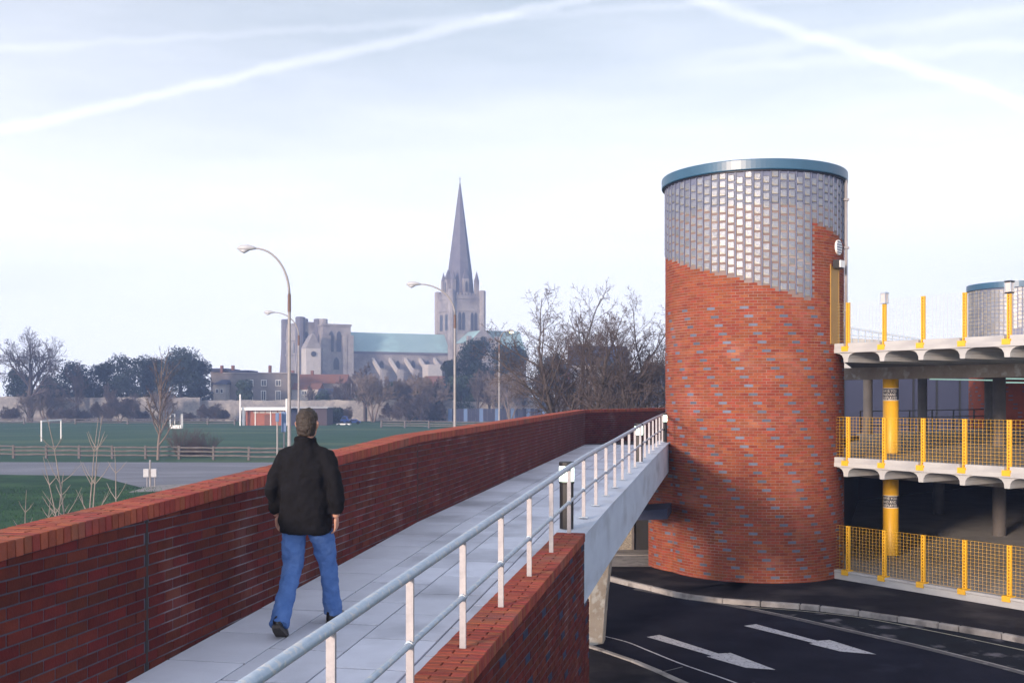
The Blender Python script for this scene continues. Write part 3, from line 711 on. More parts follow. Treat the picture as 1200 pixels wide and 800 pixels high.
# ------------------------------------------------------------------ ground, roads, pavements
def gh(x, y):
    left = sstep(0.5, 7.0, 0.19 * y - 3.0 - x)
    return -0.48 * max(left, sstep(40, 50, y) * (0 if x > 8 and y < 90 else 1))
gr = MB()
xs = [-540, -400, -250, -150, -100, -70, -50, -40] + [-32 + k * 2 for k in range(33)] + [38, 46, 60, 80, 120, 200, 360, 540]
ysg = [-60, -30, -15] + [-6 + 2 * k for k in range(34)] + [66, 72, 80, 90, 110, 140, 180, 240, 320, 430, 540, 680]
for y in ysg:
    for x in xs: gr.v.append((x, y, gh(x, y) - 0.03))
nx = len(xs)
for j in range(len(ysg) - 1):
    for i in range(nx - 1): gr.f.append((j * nx + i, j * nx + i + 1, (j + 1) * nx + i + 1, (j + 1) * nx + i))
tagp(gr.build('ground', M['grass'], smooth=True), kind='structure')
def sheet(name, pts, z, m, kind='structure', zf=None):
    mb = MB(); mb.v = [(p[0], p[1], zf(p[0], p[1]) if zf else z) for p in pts]; mb.f = [tuple(range(len(pts)))]
    o = mb.build(name, m, None); 
    for p in o.data.polygons: pass
    if kind: o['kind'] = kind
    return o
def strip(name, left, right, z, m, parent=None, kind='structure', thick=0, zf=None):
    mb = MB(); n = len(left)
    for l_, r_ in zip(left, right):
        mb.v += [(l_[0], l_[1], zf(l_[0], l_[1]) if zf else z), (r_[0], r_[1], zf(r_[0], r_[1]) if zf else z)]
    for i in range(n - 1): mb.f.append((2 * i, 2 * i + 1, 2 * i + 3, 2 * i + 2))
    o = mb.build(name, m, parent); 
    if kind: o['kind'] = kind
    return o
def smooth_line(pts, n=8):
    out = []; P_ = [pts[0]] + list(pts) + [pts[-1]]
    for i in range(1, len(P_) - 2):
        p0, p1, p2, p3 = map(Vector, P_[i - 1:i + 3])
        for k in range(n):
            t = k / n; out.append(0.5 * ((2 * p1) + (p2 - p0) * t + (2 * p0 - 5 * p1 + 4 * p2 - p3) * t * t + (3 * p1 - p0 - 3 * p2 + p3) * t ** 3))
    out.append(Vector(P_[-2])); return out
# road: one big sheet of asphalt under the bridge and in front of the tower
sheet('road', [(-0.6, 8), (30, 6), (30, 26), (14, 32), (2, 40), (-0.6, 40)], 0.0, M['asphalt'])
kp = [G(650, 664), G(700, 676.5), G(722, 683), G(760, 692), (G(790, 699.5)), G(835, 706), G(900, 711), G(970, 717), G(1040, 727), G(1110, 738), G(1195, 753), G(1290, 773), G(1400, 800)]
kl = smooth_line([Vector((p.x, p.y)) for p in kp], 10)
# pavement behind the kerb
outer = []
for i, p in enumerate(kl):
    a = kl[max(i - 1, 0)]; b = kl[min(i + 1, len(kl) - 1)]; d = (b - a).normalized(); nrm = Vector((-d.y, d.x))
    if nrm.y < 0: nrm = -nrm
    outer.append((p, d, nrm))
strip('pavement', [(p + n_ * 0.13) for p, d, n_ in outer], [(p + n_ * (9 if i < 50 else 6)) for i, (p, d, n_) in enumerate(outer)], 0.118, M['pave'])
strip('forecourt', [Vector((-2, 30.2)), Vector((c1.x + 1.5, 30.2))], [Vector((-2, 36)), Vector((c1.x + 4, 36))], 0.124, M['kerb'])
# kerbstones
ks = empty('kerb', (0, 0, 0), 'pale concrete kerb curving past the foot of the round brick tower', 'kerb'); 
def kerbstones(parent, line, w=0.13, ztop=0.125, ln=0.9):
    s = 0; cur = [line[0]]; pts = []
    # resample
    acc_ = [0]
    for a, b in zip(line, line[1:]): acc_.append(acc_[-1] + (b - a).length)
    def at(s):
        s = max(0, min(acc_[-1], s))
        for i in range(len(acc_) - 1):
            if s <= acc_[i + 1]: return line[i].lerp(line[i + 1], (s - acc_[i]) / max(1e-9, acc_[i + 1] - acc_[i]))
        return line[-1]
    s = 0
    while s < acc_[-1] - 0.2:
        l_ = ln if random.random() > 0.15 else ln * 0.5
        a, b = at(s + 0.008), at(min(s + l_ - 0.008, acc_[-1])); d = (b - a)
        if d.length < 0.05: break
        L_ = d.length; d.normalize(); nrm = Vector((-d.y, d.x)); nrm = nrm if nrm.y > 0 else -nrm
        c = (a + b) / 2 + nrm * w / 2; dj = random.uniform(-0.004, 0.004)
        mb = MB().obox((0, 0, 0), (L_ / 2, 0, 0), (0, w / 2, 0), (0, 0, 0.1))
        o = mb.build('kerbstone', M['kerb'], parent, bevel=0.018); o.location = (c.x, c.y, ztop - 0.1 + dj); o.rotation_euler = (0, 0, math.atan2(d.y, d.x)); s += l_
kerbstones(ks, kl)
# near kerb and pavement (below the retaining wall)
nk = [G(640, 748), G(690, 765), G(722, 775), G(775, 797), G(850, 835), G(940, 900)]
nkl = smooth_line([Vector((p.x, p.y)) for p in nk], 6)
ks2 = empty('kerb', (0, 0, 0), 'short pale kerb on the near side of the road beside the brick retaining wall', 'kerb')
kerbstones(ks2, [p for p in nkl])
strip('near_pavement', [p + Vector((-0.0, 0.0)) for p in nkl], [p + Vector((-3.0, -3.4)) for p in nkl], 0.10, M['pave'])
# worn lay-by strip between the kerb and the channel line
ch = smooth_line([Vector((p.x, p.y)) for p in (G(745, 690), G(800, 700), G(850, 708), G(920, 722), G(1000, 740), G(1080, 758), G(1195, 787), G(1330, 825))], 8)
def resamp(line, n):
    acc_ = [0]
    for a, b in zip(line, line[1:]): acc_.append(acc_[-1] + (b - a).length)
    out = []
    for k in range(n):
        s = acc_[-1] * k / (n - 1)
        for i in range(len(acc_) - 1):
            if s <= acc_[i + 1] + 1e-9: out.append(line[i].lerp(line[i + 1], (s - acc_[i]) / max(1e-9, acc_[i + 1] - acc_[i]))); break
    return out
kfr = smooth_line([Vector((p.x, p.y)) for p in kp[3:]], 8)
strip('lay_by', resamp(ch, 60), resamp([p + Vector((0.02, 0.02)) for p in kfr], 60), 0.004, M['asphaltworn'])
def band(name, line, w, z, m, kind='structure'):
    l_, r_ = [], []
    for i, p in enumerate(line):
        a = line[max(i - 1, 0)]; b = line[min(i + 1, len(line) - 1)]; d = (b - a).normalized(); n_ = Vector((-d.y, d.x)); l_.append(p + n_ * w / 2); r_.append(p - n_ * w / 2)
    return strip(name, l_, r_, z, m, kind=kind)
band('road_channel', ch, 0.24, 0.008, M['kerb'] if False else mat('channel_concrete', (0.10, 0.095, 0.10), (0.06, 0.058, 0.065), 3, 0.9, 0.4, 40, c3=(0.2, 0.19, 0.19), s3=6, t3=(0.55, 0.7)))
ch2 = [p + Vector((0.0, 0.13)) for p in ch]
band('channel_edge', ch2, 0.05, 0.012, M['kerb'])
yl = smooth_line([Vector((p.x, p.y)) for p in (G(880, 711.5), G(940, 716), G(1010, 724), G(1090, 739), G(1195, 761), G(1330, 790))], 8)
band('yellow_line', yl, 0.06, 0.012, M['yline'])
wl_ = smooth_line([Vector((p.x, p.y)) for p in (G(708, 745), G(735, 752), G(760, 762), G(800, 778), G(855, 797), G(900, 815))], 8)
band('lane_line', wl_, 0.045, 0.004, M['white'])
band('lane_line', smooth_line([Vector((p.x, p.y)) for p in (G(762, 789), G(780, 786), G(800, 781))], 4), 0.035, 0.006, mat('faded_marking', (0.13, 0.13, 0.15), None, 5, 0.9))
def arrow(pix, z=0.005):
    poly = [G(*p) for p in pix]; sheet('road_arrow', [(p.x, p.y) for p in poly], z, M['white'])
arrow([(758, 746), (773, 743.5), (842, 765.5), (856, 764.6), (909, 784.5), (874, 782), (828, 769), (834, 768)])
arrow([(872, 733), (886, 731), (958, 750.5), (972, 749.5), (1027, 766.5), (985, 763), (948, 753.8), (953, 753)])
arrow([(868, 803), (884, 800), (910, 806), (900, 812)])

# ------------------------------------------------------------------ car park
P0 = Vector((8.845, 28.06)); U = Vector((0.5735, -0.8192)); Nn = Vector((0.8192, 0.5735)); U3, N3 = U.to_3d(), Nn.to_3d()
def cp(u, n, z=0): q = P0 + U * u + Nn * n; return Vector((q.x, q.y, z))
park = empty('car_park', (0, 0, 0), 'open-sided concrete multi-storey car park with yellow mesh guards at the right', 'car park')
SP = 1.11; K = 8
uL, uR = -0.46, SP * K
floor_poly = [cp(uL, 0.12), cp(uR, 0.12), cp(uR, 20), Vector((30, 62, 0)), Vector((16.2, 50, 0)), Vector((9.6, 31.4, 0)), cp(-1.2, 1.2)]
fp = [(p.x, p.y) for p in floor_poly]
ddeck = [0.12, 3.20, 6.20]
MB().prism(fp, -0.1, 0.12).build('ground_floor', M['conc'], park)
for z, nm in ((3.2, 'middle_deck'), (6.2, 'top_deck')):
    MB().prism(fp, z - 0.13, z).build(nm, M['concwarm'] if False else mat(nm + '_concrete', (0.30, 0.28, 0.26), (0.22, 0.21, 0.2), 0.8, 0.9, 0.3, 20), park)
# kerb upstands, one length per bay, with a notch at each post
for lvl, (zk0, zk1) in enumerate(((3.08, 3.33), (6.08, 6.33))):
    us = [uL] + [SP * k for k in range(K + 1)]
    for u0, u1 in zip(us, us[1:]):
        a0 = u0 + (0.07 if u0 != uL else 0); a1 = u1 - 0.07
        c = cp((a0 + a1) / 2, 0.0); 
        mb = MB().obox((0, 0, 0), (a1 - a0) / 2 * U3, N3 * 0.12, (0, 0, 0.075)); o = mb.build('edge_kerb', M['conc'], park, bevel=0.012); o.location = (c.x, c.y, zk1 - 0.075)
    c = cp((uL + uR) / 2, -0.01); MB().obox(c + Vector((0, 0, zk0 + 0.055)), U3 * (uR - uL) / 2, N3 * 0.128, (0, 0, 0.055)).build('edge_beam', M['conc'], park)
# ribs below each deck
for zd in (3.07, 6.07):
    for k in range(K + 1):
        u = SP * k; prof = [(-0.30, 0), (-0.20, -0.015), (-0.12, -0.06), (-0.075, -0.14), (-0.065, -0.24), (0.065, -0.24), (0.075, -0.14), (0.12, -0.06), (0.20, -0.015), (0.30, 0)]
        mb = MB(); n = len(prof)
        for nd in (-0.10, 14.0):
            for (pu, pz) in prof: mb.v.append(tuple(cp(u + pu, nd, zd + pz)))
        mb.f = [tuple(range(n)), tuple(range(n, 2 * n))[::-1]] + [(i, (i + 1) % n, n + (i + 1) % n, n + i) for i in range(n)]
        o = mb.build('rib', M['concdark'] if False else M['conc'], park)
    # main cross beam on the column line
    c = cp((uR - 12) / 2, 4.5); MB().obox(c + Vector((0, 0, zd - 0.43)), U3 * (uR + 12) / 2 * 0.62, N3 * 0.22, (0, 0, 0.18)).build('cross_beam', M['concwarm'], park)
# base wall
c = cp((uL + uR) / 2, 0.0); MB().obox(c + Vector((0, 0, 0.14)), U3 * (uR - uL) / 2, N3 * 0.12, (0, 0, 0.15)).build('base_wall', M['conc'], park, bevel=0.01)
us = [uL] + [SP * k for k in range(K + 1)]
for u0, u1 in zip(us, us[1:]):
    a0 = u0 + (0.07 if u0 != uL else 0); a1 = u1 - 0.07
    o = MB().obox((0, 0, 0), (a1 - a0) / 2 * U3, N3 * 0.135, (0, 0, 0.03)).build('coping_stone', M['conc'], park, bevel=0.008); o.location = cp((a0 + a1) / 2, 0, 0.322)
# guards
def guard_post(parent, z, top):
    o = MB()
    for s in (-1, 1): o.box(s * 0.034 - 0.012, s * 0.034 + 0.012, -0.035, 0.035, 0, top)
    for k in range(int(top / 0.075)): o.box(-0.022, 0.022, -0.02, 0.02, 0.04 + k * 0.075, 0.06 + k * 0.075)
    return o
gp_me = guard_post(None, 0, 1.2).mesh('post'); gp_me.materials.append(M['yellow'])
foot = MB().box(-0.11, 0.11, -0.10, 0.10, -0.02, 0.03).add([(-0.10, -0.13, -0.10), (0.10, -0.13, -0.10), (0.10, -0.10, -0.10), (-0.10, -0.10, -0.10), (-0.10, -0.13, 0.03), (0.10, -0.13, 0.03), (0.10, -0.10, 0.03), (-0.10, -0.10, 0.03)], BOXF)
ft_me = foot.mesh('post_foot'); ft_me.materials.append(M['yellow'])
ang = math.atan2(U.y, U.x)
def mesh_panel(u0, u1, h, sz=1.0):
    mb = MB(); nv = max(2, int(round((u1 - u0) / 0.105))); nh = int(h / 0.078)
    r = 0.0030 * sz
    for i in range(nv + 1):
        x = lerp(u0, u1, i / nv); mb.tube([(x, 0, 0.02), (x, 0, h)], r, 4, cap=False)
    for j in range(nh + 1):
        z = 0.02 + (h - 0.02) * j / nh; mb.tube([(u0, 0.006, z), (u1, 0.006, z)], r, 4, cap=False)
    return mb
LBL = ['bottom yellow mesh guard standing on the low concrete base wall beside the pavement', 'middle yellow mesh guard along the edge of the middle parking deck', 'uppermost yellow mesh guard along the edge of the top parking deck against the sky']
thinm = mat('pale_mesh_wire', (0.62, 0.5, 0.24), None, 3, 0.5)
for lvl, zb_ in enumerate((0.352, 3.22, 6.22)):
    o = empty('guard_fence', cp(0, 0, zb_), LBL[lvl], 'mesh guard', None, ang)
    h = 1.17
    for k in range(K + 1):
        p = bpy.data.objects.new('post', gp_me); link(p, o); p.location = (SP * k, 0, -0.02 if not (lvl == 2 and k in (1, 4)) else -0.02)
        if lvl == 2 and k in (1, 4): p.scale = (1, 1, 0.90)
        q = bpy.data.objects.new('post_foot', ft_me); link(q, o); q.location = (SP * k, -0.03, 0.0)
    edges = [uL + 0.03] + [SP * k for k in range(K + 1)]
    for e0_, e1_ in zip(edges, edges[1:]):
        mesh_panel(e0_ + 0.05, e1_ - 0.05, h, 1.0 if lvl < 2 else 0.62).build('mesh_panel', M['yellow'] if lvl < 2 else thinm, o)
    MB().box(uL + 0.0, uL + 0.025, -0.012, 0.012, 0.0, 1.19).build('end_post', M['yellow'], o)
# lanterns on two posts of the top guard
for k, lb in ((1, 'small square lantern on top of the second yellow post from the tower'), (4, 'small square lantern on a yellow post in front of the far glass drum')):
    c = cp(SP * k, 0, 6.22 + 1.05)
    o = empty('post_lantern', c, lb, 'lantern', None, ang)
    MB().box(-0.075, 0.075, -0.075, 0.075, 0.02, 0.05).box(-0.08, 0.08, -0.08, 0.08, 0.27, 0.31).build('frame', M['black'] if k == 4 else M['galv'], o)
    MB().box(-0.06, 0.06, -0.06, 0.06, 0.051, 0.269).build('lens', mat('lantern_glass', (0.55, 0.5, 0.5), None, 3, 0.3), o)
    g = MB()
    for sx in (-1, 1):
        for sy_ in (-1, 1): g.box(sx * 0.068 - 0.007, sx * 0.068 + 0.007, sy_ * 0.068 - 0.007, sy_ * 0.068 + 0.007, 0.051, 0.269)
    g.build('corner_bar', M['galv'], o)
# yellow columns with sign
def text_mesh(body, size, m):
    cu = bpy.data.curves.new('lettering', 'FONT'); cu.body = body; cu.size = size; cu.align_x = 'LEFT'; cu.align_y = 'TOP'; cu.space_line = 0.95
    to = bpy.data.objects.new('lettering', cu); C.objects.link(to)
    bpy.context.view_layer.update()
    dg = bpy.context.evaluated_depsgraph_get(); me = bpy.data.meshes.new_from_object(to.evaluated_get(dg))
    bpy.data.objects.remove(to, do_unlink=True); me.materials.clear(); me.materials.append(m); return me
ycx, ycy = 11.45, 32.25; yr = 0.228
for z0, z1, lb in ((0.12, 2.62, 'lower yellow column with a black parking notice on the ground floor'), (3.2, 5.62, 'upper yellow column with a black parking notice on the middle deck')):
    o = empty('yellow_column', (ycx, ycy, z0), lb, 'column')
    MB().lathe([(yr, 0), (yr, z1 - z0), (0, z1 - z0)], 28).build('shaft', M['yellow'], o, smooth=True)
    MB().lathe([(yr + 0.03, 0), (yr + 0.03, 0.03), (yr, 0.035)], 28).build('base_collar', M['concdark'], o)
    zs = H - (474.5 - HY) / F * ycy - z0 if z0 > 3 else H - (593.5 - HY) / F * ycy - z0
    if z0 > 3: zs = H - (468.5 - HY) / F * ycy - z0
    # plate wraps from the left edge round to the right
    vdir = math.atan2(-ycy, -ycx); aL = vdir - R(68); 
    n = 20; span = R(150)
    pl = MB(); rim = MB()
    for i in range(n + 1):
        a = aL + span * i / n; pl.v += [((yr + 0.006) * math.cos(a), (yr + 0.006) * math.sin(a), zs), ((yr + 0.006) * math.cos(a), (yr + 0.006) * math.sin(a), zs + 0.34)]
        a = aL - R(4) + (span + R(8)) * i / n; rim.v += [((yr + 0.003) * math.cos(a), (yr + 0.003) * math.sin(a), zs - 0.018), ((yr + 0.003) * math.cos(a), (yr + 0.003) * math.sin(a), zs + 0.358)]
    for i in range(n): pl.f.append((2 * i, 2 * i + 2, 2 * i + 3, 2 * i + 1)); rim.f.append((2 * i, 2 * i + 2, 2 * i + 3, 2 * i + 1))
    pp = pl.build('notice_plate', M['signblack'], o); rim.build('notice_border', M['whitepaint'], o)
    me = text_mesh('HAVE YOU\nPAID AND\nDISPLAYED', 0.108, M['whitepaint'])
    for v in me.vertices:
        a = aL + R(5) + v.co.x * 0.82 / yr; v.co = ((yr + 0.011) * math.cos(a), (yr + 0.011) * math.sin(a), zs + 0.325 + v.co.y * 1.05)
    link(bpy.data.objects.new('lettering', me), o)
# inner concrete columns
def pcol(px, Y, z0, z1, r):
    x = (px - HX) / F * Y; o = MB().lathe([(r, 0), (r, z1 - z0)], 18).build('concrete_column', M['concdark'] if Y > 45 else M['concdark'], park, smooth=True); o.location = (x, Y, z0)
for px, Y in ((1017, 49.5), (1081, 50), (1159, 52), (1171, 37), (1128, 58)):
    if px == 1128: continue
    pcol(px, Y, 3.2, 6.07, 0.21)
pcol(1171, 37, 0.12, 3.07, 0.22); pcol(1100, 44, 0.12, 3.07, 0.22)
# strip lights under the top deck
for (xa, ya, xb, yb, Y) in ((1090, 444, 1165, 445.5, 44), (1178, 443.5, 1230, 444, 38), (1178, 448, 1230, 448.5, 40)):
    a, b = V(xa, ya, Y), V(xb, yb, Y + 3); o = MB().bar(a, b, 0.06, 0.05).build('strip_light', M['tube'], park)
# walls closing the ground storey and the far edge guard of the middle deck
def vwall(name, pts, z0, z1, m, parent, th=0.2):
    mb = MB()
    for a, b in zip(pts, pts[1:]): 
        a, b = Vector(a), Vector(b); mb.bar((a.x, a.y, (z0 + z1) / 2), (b.x, b.y, (z0 + z1) / 2), th, z1 - z0)
    return mb.build(name, m, parent)
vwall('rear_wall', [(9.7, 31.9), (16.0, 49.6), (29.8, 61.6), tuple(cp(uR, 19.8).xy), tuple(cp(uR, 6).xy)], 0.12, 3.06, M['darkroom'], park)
fg = MB()
A2, B2 = Vector((16.3, 49.9, 3.2)), Vector((29.9, 61.7, 3.2))
for z in (0.35, 0.7, 1.05): fg.bar(A2 + Vector((0, 0, z)), B2 + Vector((0, 0, z)), 0.05, 0.05)
for k in range(9): p = A2.lerp(B2, k / 8); fg.bar(p, p + Vector((0, 0, 1.08)), 0.06)
fg.build('rear_guard', M['black'], park)
# top deck: far ramp edge with railing
rr = empty('ramp_railing', (0, 0, 0), 'pale railing sloping down behind the top deck guard near the tower', 'railing')
ra, rb_ = V(990, 383, 55), V(1078, 397.5, 55)
mb = MB(); mb.bar(ra, rb_, 0.10, 0.10); mb.bar(ra - Vector((0, 0, 0.4)), rb_ - Vector((0, 0, 0.1)), 0.06, 0.06)
mb.build('rail', M['galv'], rr)
mb = MB()
for k in range(12):
    p = ra.lerp(rb_, k / 11); mb.bar(p, (p.x, p.y, 7.65), 0.05)
mb.build('baluster', M['galv'], rr, kind='stuff')
MB().add([(ra.x, 55.05, 6.2), (rb_.x, 55.05, 6.2), (rb_.x, 55.3, 6.2), (ra.x, 55.3, 6.2), (ra.x, 55.05, ra.z - 0.55), (rb_.x, 55.05, rb_.z - 0.15), (rb_.x, 55.3, rb_.z - 0.15), (ra.x, 55.3, ra.z - 0.55)], BOXF).build('ramp_parapet', M['conc'], rr)
# second tower
T2 = Vector((27.9, 59.0)); 
t2 = empty('stair_tower', (T2.x, T2.y, 0), 'distant second stair tower with a glass block drum and blue rim behind the car park', 'tower')
MB().lathe([(TR, 0), (TR, 8.4)], 68).build('wall', mat('far_tower_brick', (0.30, 0.06, 0.03), (0.22, 0.05, 0.03), 3, 0.9, 0.5, 20), t2, smooth=True)
MB().lathe([(TR + 0.02, RING0), (TR + 0.12, RING0), (TR + 0.12, RING1 + 0.05), (TR, RING1 + 0.06), (0, RING1 + 0.15)], 64).build('roof_rim', M['bluepaint'], t2)
fr = MB(); g2 = MB(); bb2 = MB()
for i in range(NB):
    a = i * dth; n3 = Vector((math.cos(a), math.sin(a), 0)); t3 = Vector((-math.sin(a), math.cos(a), 0))
    zl = 7.3 + 1.3 * sstep(0, 1, ((math.degrees(a) - 200) % 360) / 50) if 200 < math.degrees(a) < 250 else 7.3
    if 196 < math.degrees(a) < 215: zl = 7.3 + (215 - math.degrees(a)) * 0.02
    z = zl + 0.02
    while z + 0.19 < RING0:
        c = n3 * (TR + 0.012) + Vector((0, 0, z + 0.1)); g2.obox(c, t3 * 0.085, n3 * 0.02, (0, 0, 0.092)); z += ph
    k = 0
    for k in range(0, 96, 3):
        if (2 * i + (k % 2) + k // 3) % 8 == 0: bb2.obox(n3 * (TR + 0.0) + Vector((0, 0, k * 0.075 + 0.04)), t3 * 0.107, n3 * 0.012, (0, 0, 0.032))
g2.build('glass_block_courses', M['glassb'], t2, kind='stuff'); bb2.build('blue_brick_courses', M['bluebrick'], t2, kind='stuff')
MB().lathe([(TR + 0.006, 7.25), (TR + 0.006, RING0)], 68).build('glass_wall_frame', M['glassrib'], t2, smooth=True)
# dark clad building seen through the middle storey
sh = empty('clad_building', (0, 0, 0), 'low dark slate coloured building seen between the car park decks', 'building')
bx0, bx1 = V(960, 465, 76).x, V(1260, 465, 80).x
MB().box(bx0, bx1, 78, 90, -0.5, 7.0).build('wall', M['slate'], sh)
for k in range(12):
    x = lerp(bx0, bx1, (k + 0.4) / 12); MB().box(x - 0.06, x + 0.06, 77.93, 78, -0.4, 7.0).build('cladding_joint', M['black'], sh)
MB().box(bx0 - 0.3, bx1 + 0.3, 77.8, 90.2, 7.0, 7.2).build('roof', M['slate'], sh)

# ------------------------------------------------------------------ street lamps
def lamp(px, ytop, pxh, yh, Y, label, lit=False, flip=1):
    x = (px - HX) / F * Y; z0 = gh(x, Y) - 0.05; zh = H - (yh - HY) / F * Y; xh = (pxh - HX) / F * Y
    zt = H - (ytop - HY) / F * Y                      # where the arm leaves the pole
    o = empty('street_lamp', (x, Y, z0), label, 'street lamp', 'tall street lamps beyond the parapet wall')
    zz = zt - z0
    MB().lathe([(0.12, 0), (0.12, 1.3), (0.085, 1.32), (0.075, zz * 0.55), (0.065, zz - 0.75)], 12).build('pole', M['lamp'], o, smooth=True)
    MB().lathe([(0.078, zz - 0.75), (0.072, zz)], 12).build('sleeve', M['lamprust'], o, smooth=True)
    dx, dzv = xh - x, zh - zt; pts = []
    for k in range(13):
        a = math.pi / 2 * k / 12; pts.append((dx * (1 - math.cos(a)) * 0.93, 0, zz + dzv * math.sin(a)))
    MB().tube(pts, [0.055 - 0.02 * k / 12 for k in range(13)], 8).build('arm', M['lamp'], o, smooth=True)
    s = -1 if dx < 0 else 1; e = pts[-1]
    hd = MB(); hd.tube([(e[0] - s * 0.05, 0, e[2]), (e[0] + s * 0.12, 0, e[2] + 0.02), (e[0] + s * 0.3, 0, e[2] + 0.03), (e[0] + s * 0.62, 0, e[2] + 0.02), (e[0] + s * 0.78, 0, e[2] - 0.01)], [0.04, 0.09, 0.13, 0.12, 0.03], 12)
    hd.build('lamp_head', M['lamphead'], o, smooth=True)
    ln = MB().tube([(e[0] + s * 0.28, 0, e[2] - 0.07), (e[0] + s * 0.48, 0, e[2] - 0.11), (e[0] + s * 0.68, 0, e[2] - 0.07)], [0.05, 0.11, 0.05], 12)
    ln.build('lens', M['sodium'] if lit else M['lamphead'], o, smooth=True)
lamp(339, 345, 296, 291, 46, 'nearest and tallest street lamp, at the left, head hanging over the field')
lamp(533, 369, 489, 333, 60.6, 'street lamp standing in front of the cathedral spire')
lamp(350, 393, 319, 366, 81, 'smaller street lamp just behind the nearest one')
lamp(585, 404, 594, 388, 102, 'farthest street lamp with its head glowing orange beside the bare trees', lit=True)
# small post seen through the bare trees
o = empty('flag_pole', G(755, 520, -0.48), 'thin pale pole among the bare trees left of the round tower', 'pole')
MB().tube([(0, 0, -0.1), (0, 0, 7.5)], [0.07, 0.05], 8).build('shaft', M['lamp'], o)

# ------------------------------------------------------------------ field, roads, fences
FZ = -0.48
def fieldz(x, y): return FZ
sheet('car_park_road', [(G(-400, 567, FZ).x, G(0, 567, FZ).y), (-6, 60), (-2, 76), (-4, 88), (G(-300, 541, FZ).x, G(0, 541, FZ).y)], FZ + 0.004, M['farroad'])
sheet('verge', [(-60, 8), (-9, 8), (-4, 30), (-8, 52), (G(180, 575, FZ).x, G(180, 575, FZ).y), (G(100, 560, FZ).x, G(100, 557.5, FZ).y), (G(0, 556, FZ).x, G(0, 556, FZ).y), (-60, 66)], FZ + 0.012, M['grassnear'])
sheet('path', [tuple(G(150, 577, FZ).xy), tuple(G(235, 574, FZ).xy), tuple(G(235, 566, FZ).xy), tuple(G(178, 569, FZ).xy)], FZ + 0.02, M['kerb'])
# thin paler line across the field
band('pitch_line', [Vector((G(5, 503, FZ).x, G(5, 503, FZ).y)), Vector((G(78, 499.5, FZ).x, G(78, 499.5, FZ).y))], 0.25, FZ + 0.01, M['kerb'])
# grass tufts at the verge and along the fence line
tf = MB()
for k in range(5200):
    y = random.uniform(22, 64); px = random.uniform(-20, 190); x = (px - HX) / F * y
    if x > -6: continue
    h = random.uniform(0.05, 0.14); a = random.uniform(0, math.pi); dx, dy = math.cos(a) * 0.03, math.sin(a) * 0.03; lx_, ly_ = random.uniform(-0.05, 0.05), random.uniform(-0.05, 0.05)
    tf.add([(x - dx, y - dy, FZ), (x + dx, y + dy, FZ), (x + lx_, y + ly_, FZ + h)], [(0, 1, 2)])
tagp(tf.build('grass', M['blade']), 'short dark grass blades on the verge below the parapet wall', 'grass', kind='stuff')

def rail_fence(pts, h, label, nrails, group=None, step=2.6, pw_=0.14, rh=0.11, jitter=0.03, name='rail_fence'):
    o = empty(name, (pts[0][0], pts[0][1], FZ), label, 'fence', group)
    pm_ = MB().box(-pw_ / 2, pw_ / 2, -pw_ / 2, pw_ / 2, -0.05, h + 0.06, top=(0.015, 0.015)).mesh('post'); pm_.materials.append(M['fence'])
    rms = []
    base = Vector((pts[0][0], pts[0][1], 0))
    for a, b in zip(pts, pts[1:]):
        a, b = Vector(a), Vector(b); L = (b - a).length; n = max(1, int(L / step)); d = (b - a) / n; ang_ = math.atan2(d.y, d.x)
        if not rms:
            for v in range(2):
                mb = MB(); l_ = d.length
                mb.tube([(0, 0, 0), (l_ * 0.3, 0.02, 0.02 * (1 if v else -1)), (l_ * 0.7, -0.02, 0.03), (l_, 0, 0)], [rh * 0.42, rh * 0.52, rh * 0.5, rh * 0.4], 6); me = mb.mesh('rail'); me.materials.append(M['fence']); rms.append((me, l_))
        for k in range(n + 1):
            q = a + d * k
            p = bpy.data.objects.new('post', pm_); link(p, o); p.location = (q.x - base.x, q.y - base.y, 0); p.rotation_euler = (random.uniform(-.03, .03), random.uniform(-.03, .03), ang_)
            if k < n:
                for r in range(nrails):
                    z = h * (0.28 + 0.64 * r / max(1, nrails - 1)) + random.uniform(-jitter, jitter)
                    me, l_ = rms[(k + r) % 2]
                    w = bpy.data.objects.new('rail', me); link(w, o); w.location = (q.x - base.x, q.y - base.y - 0.08, z); w.scale = (d.length / l_, 1, 1); w.rotation_euler = (0, random.uniform(-.012, .012), ang_)
    return o
p = [G(-60, 536, FZ), G(210, 537.5, FZ), G(420, 541, FZ)]
rail_fence([(q.x, q.y) for q in p], 1.1, 'weathered three-rail wooden fence along the near edge of the playing field', 3, step=3.0, pw_=0.2, rh=0.17)
p = [G(-60, 496, FZ), G(275, 497.5, FZ)]
rail_fence([(q.x, q.y) for q in p], 1.1, 'far wooden rail fence below the flint wall left of the pavilion', 3, step=5.5, pw_=0.26, rh=0.17)
p = [G(447, 500.5, FZ), G(532, 502, FZ), G(640, 503, FZ)]
rail_fence([(q.x, q.y) for q in p], 1.25, 'pale rail fence beyond the field between the bare tree and the lamp post', 3, step=5.0, pw_=0.3, rh=0.2)

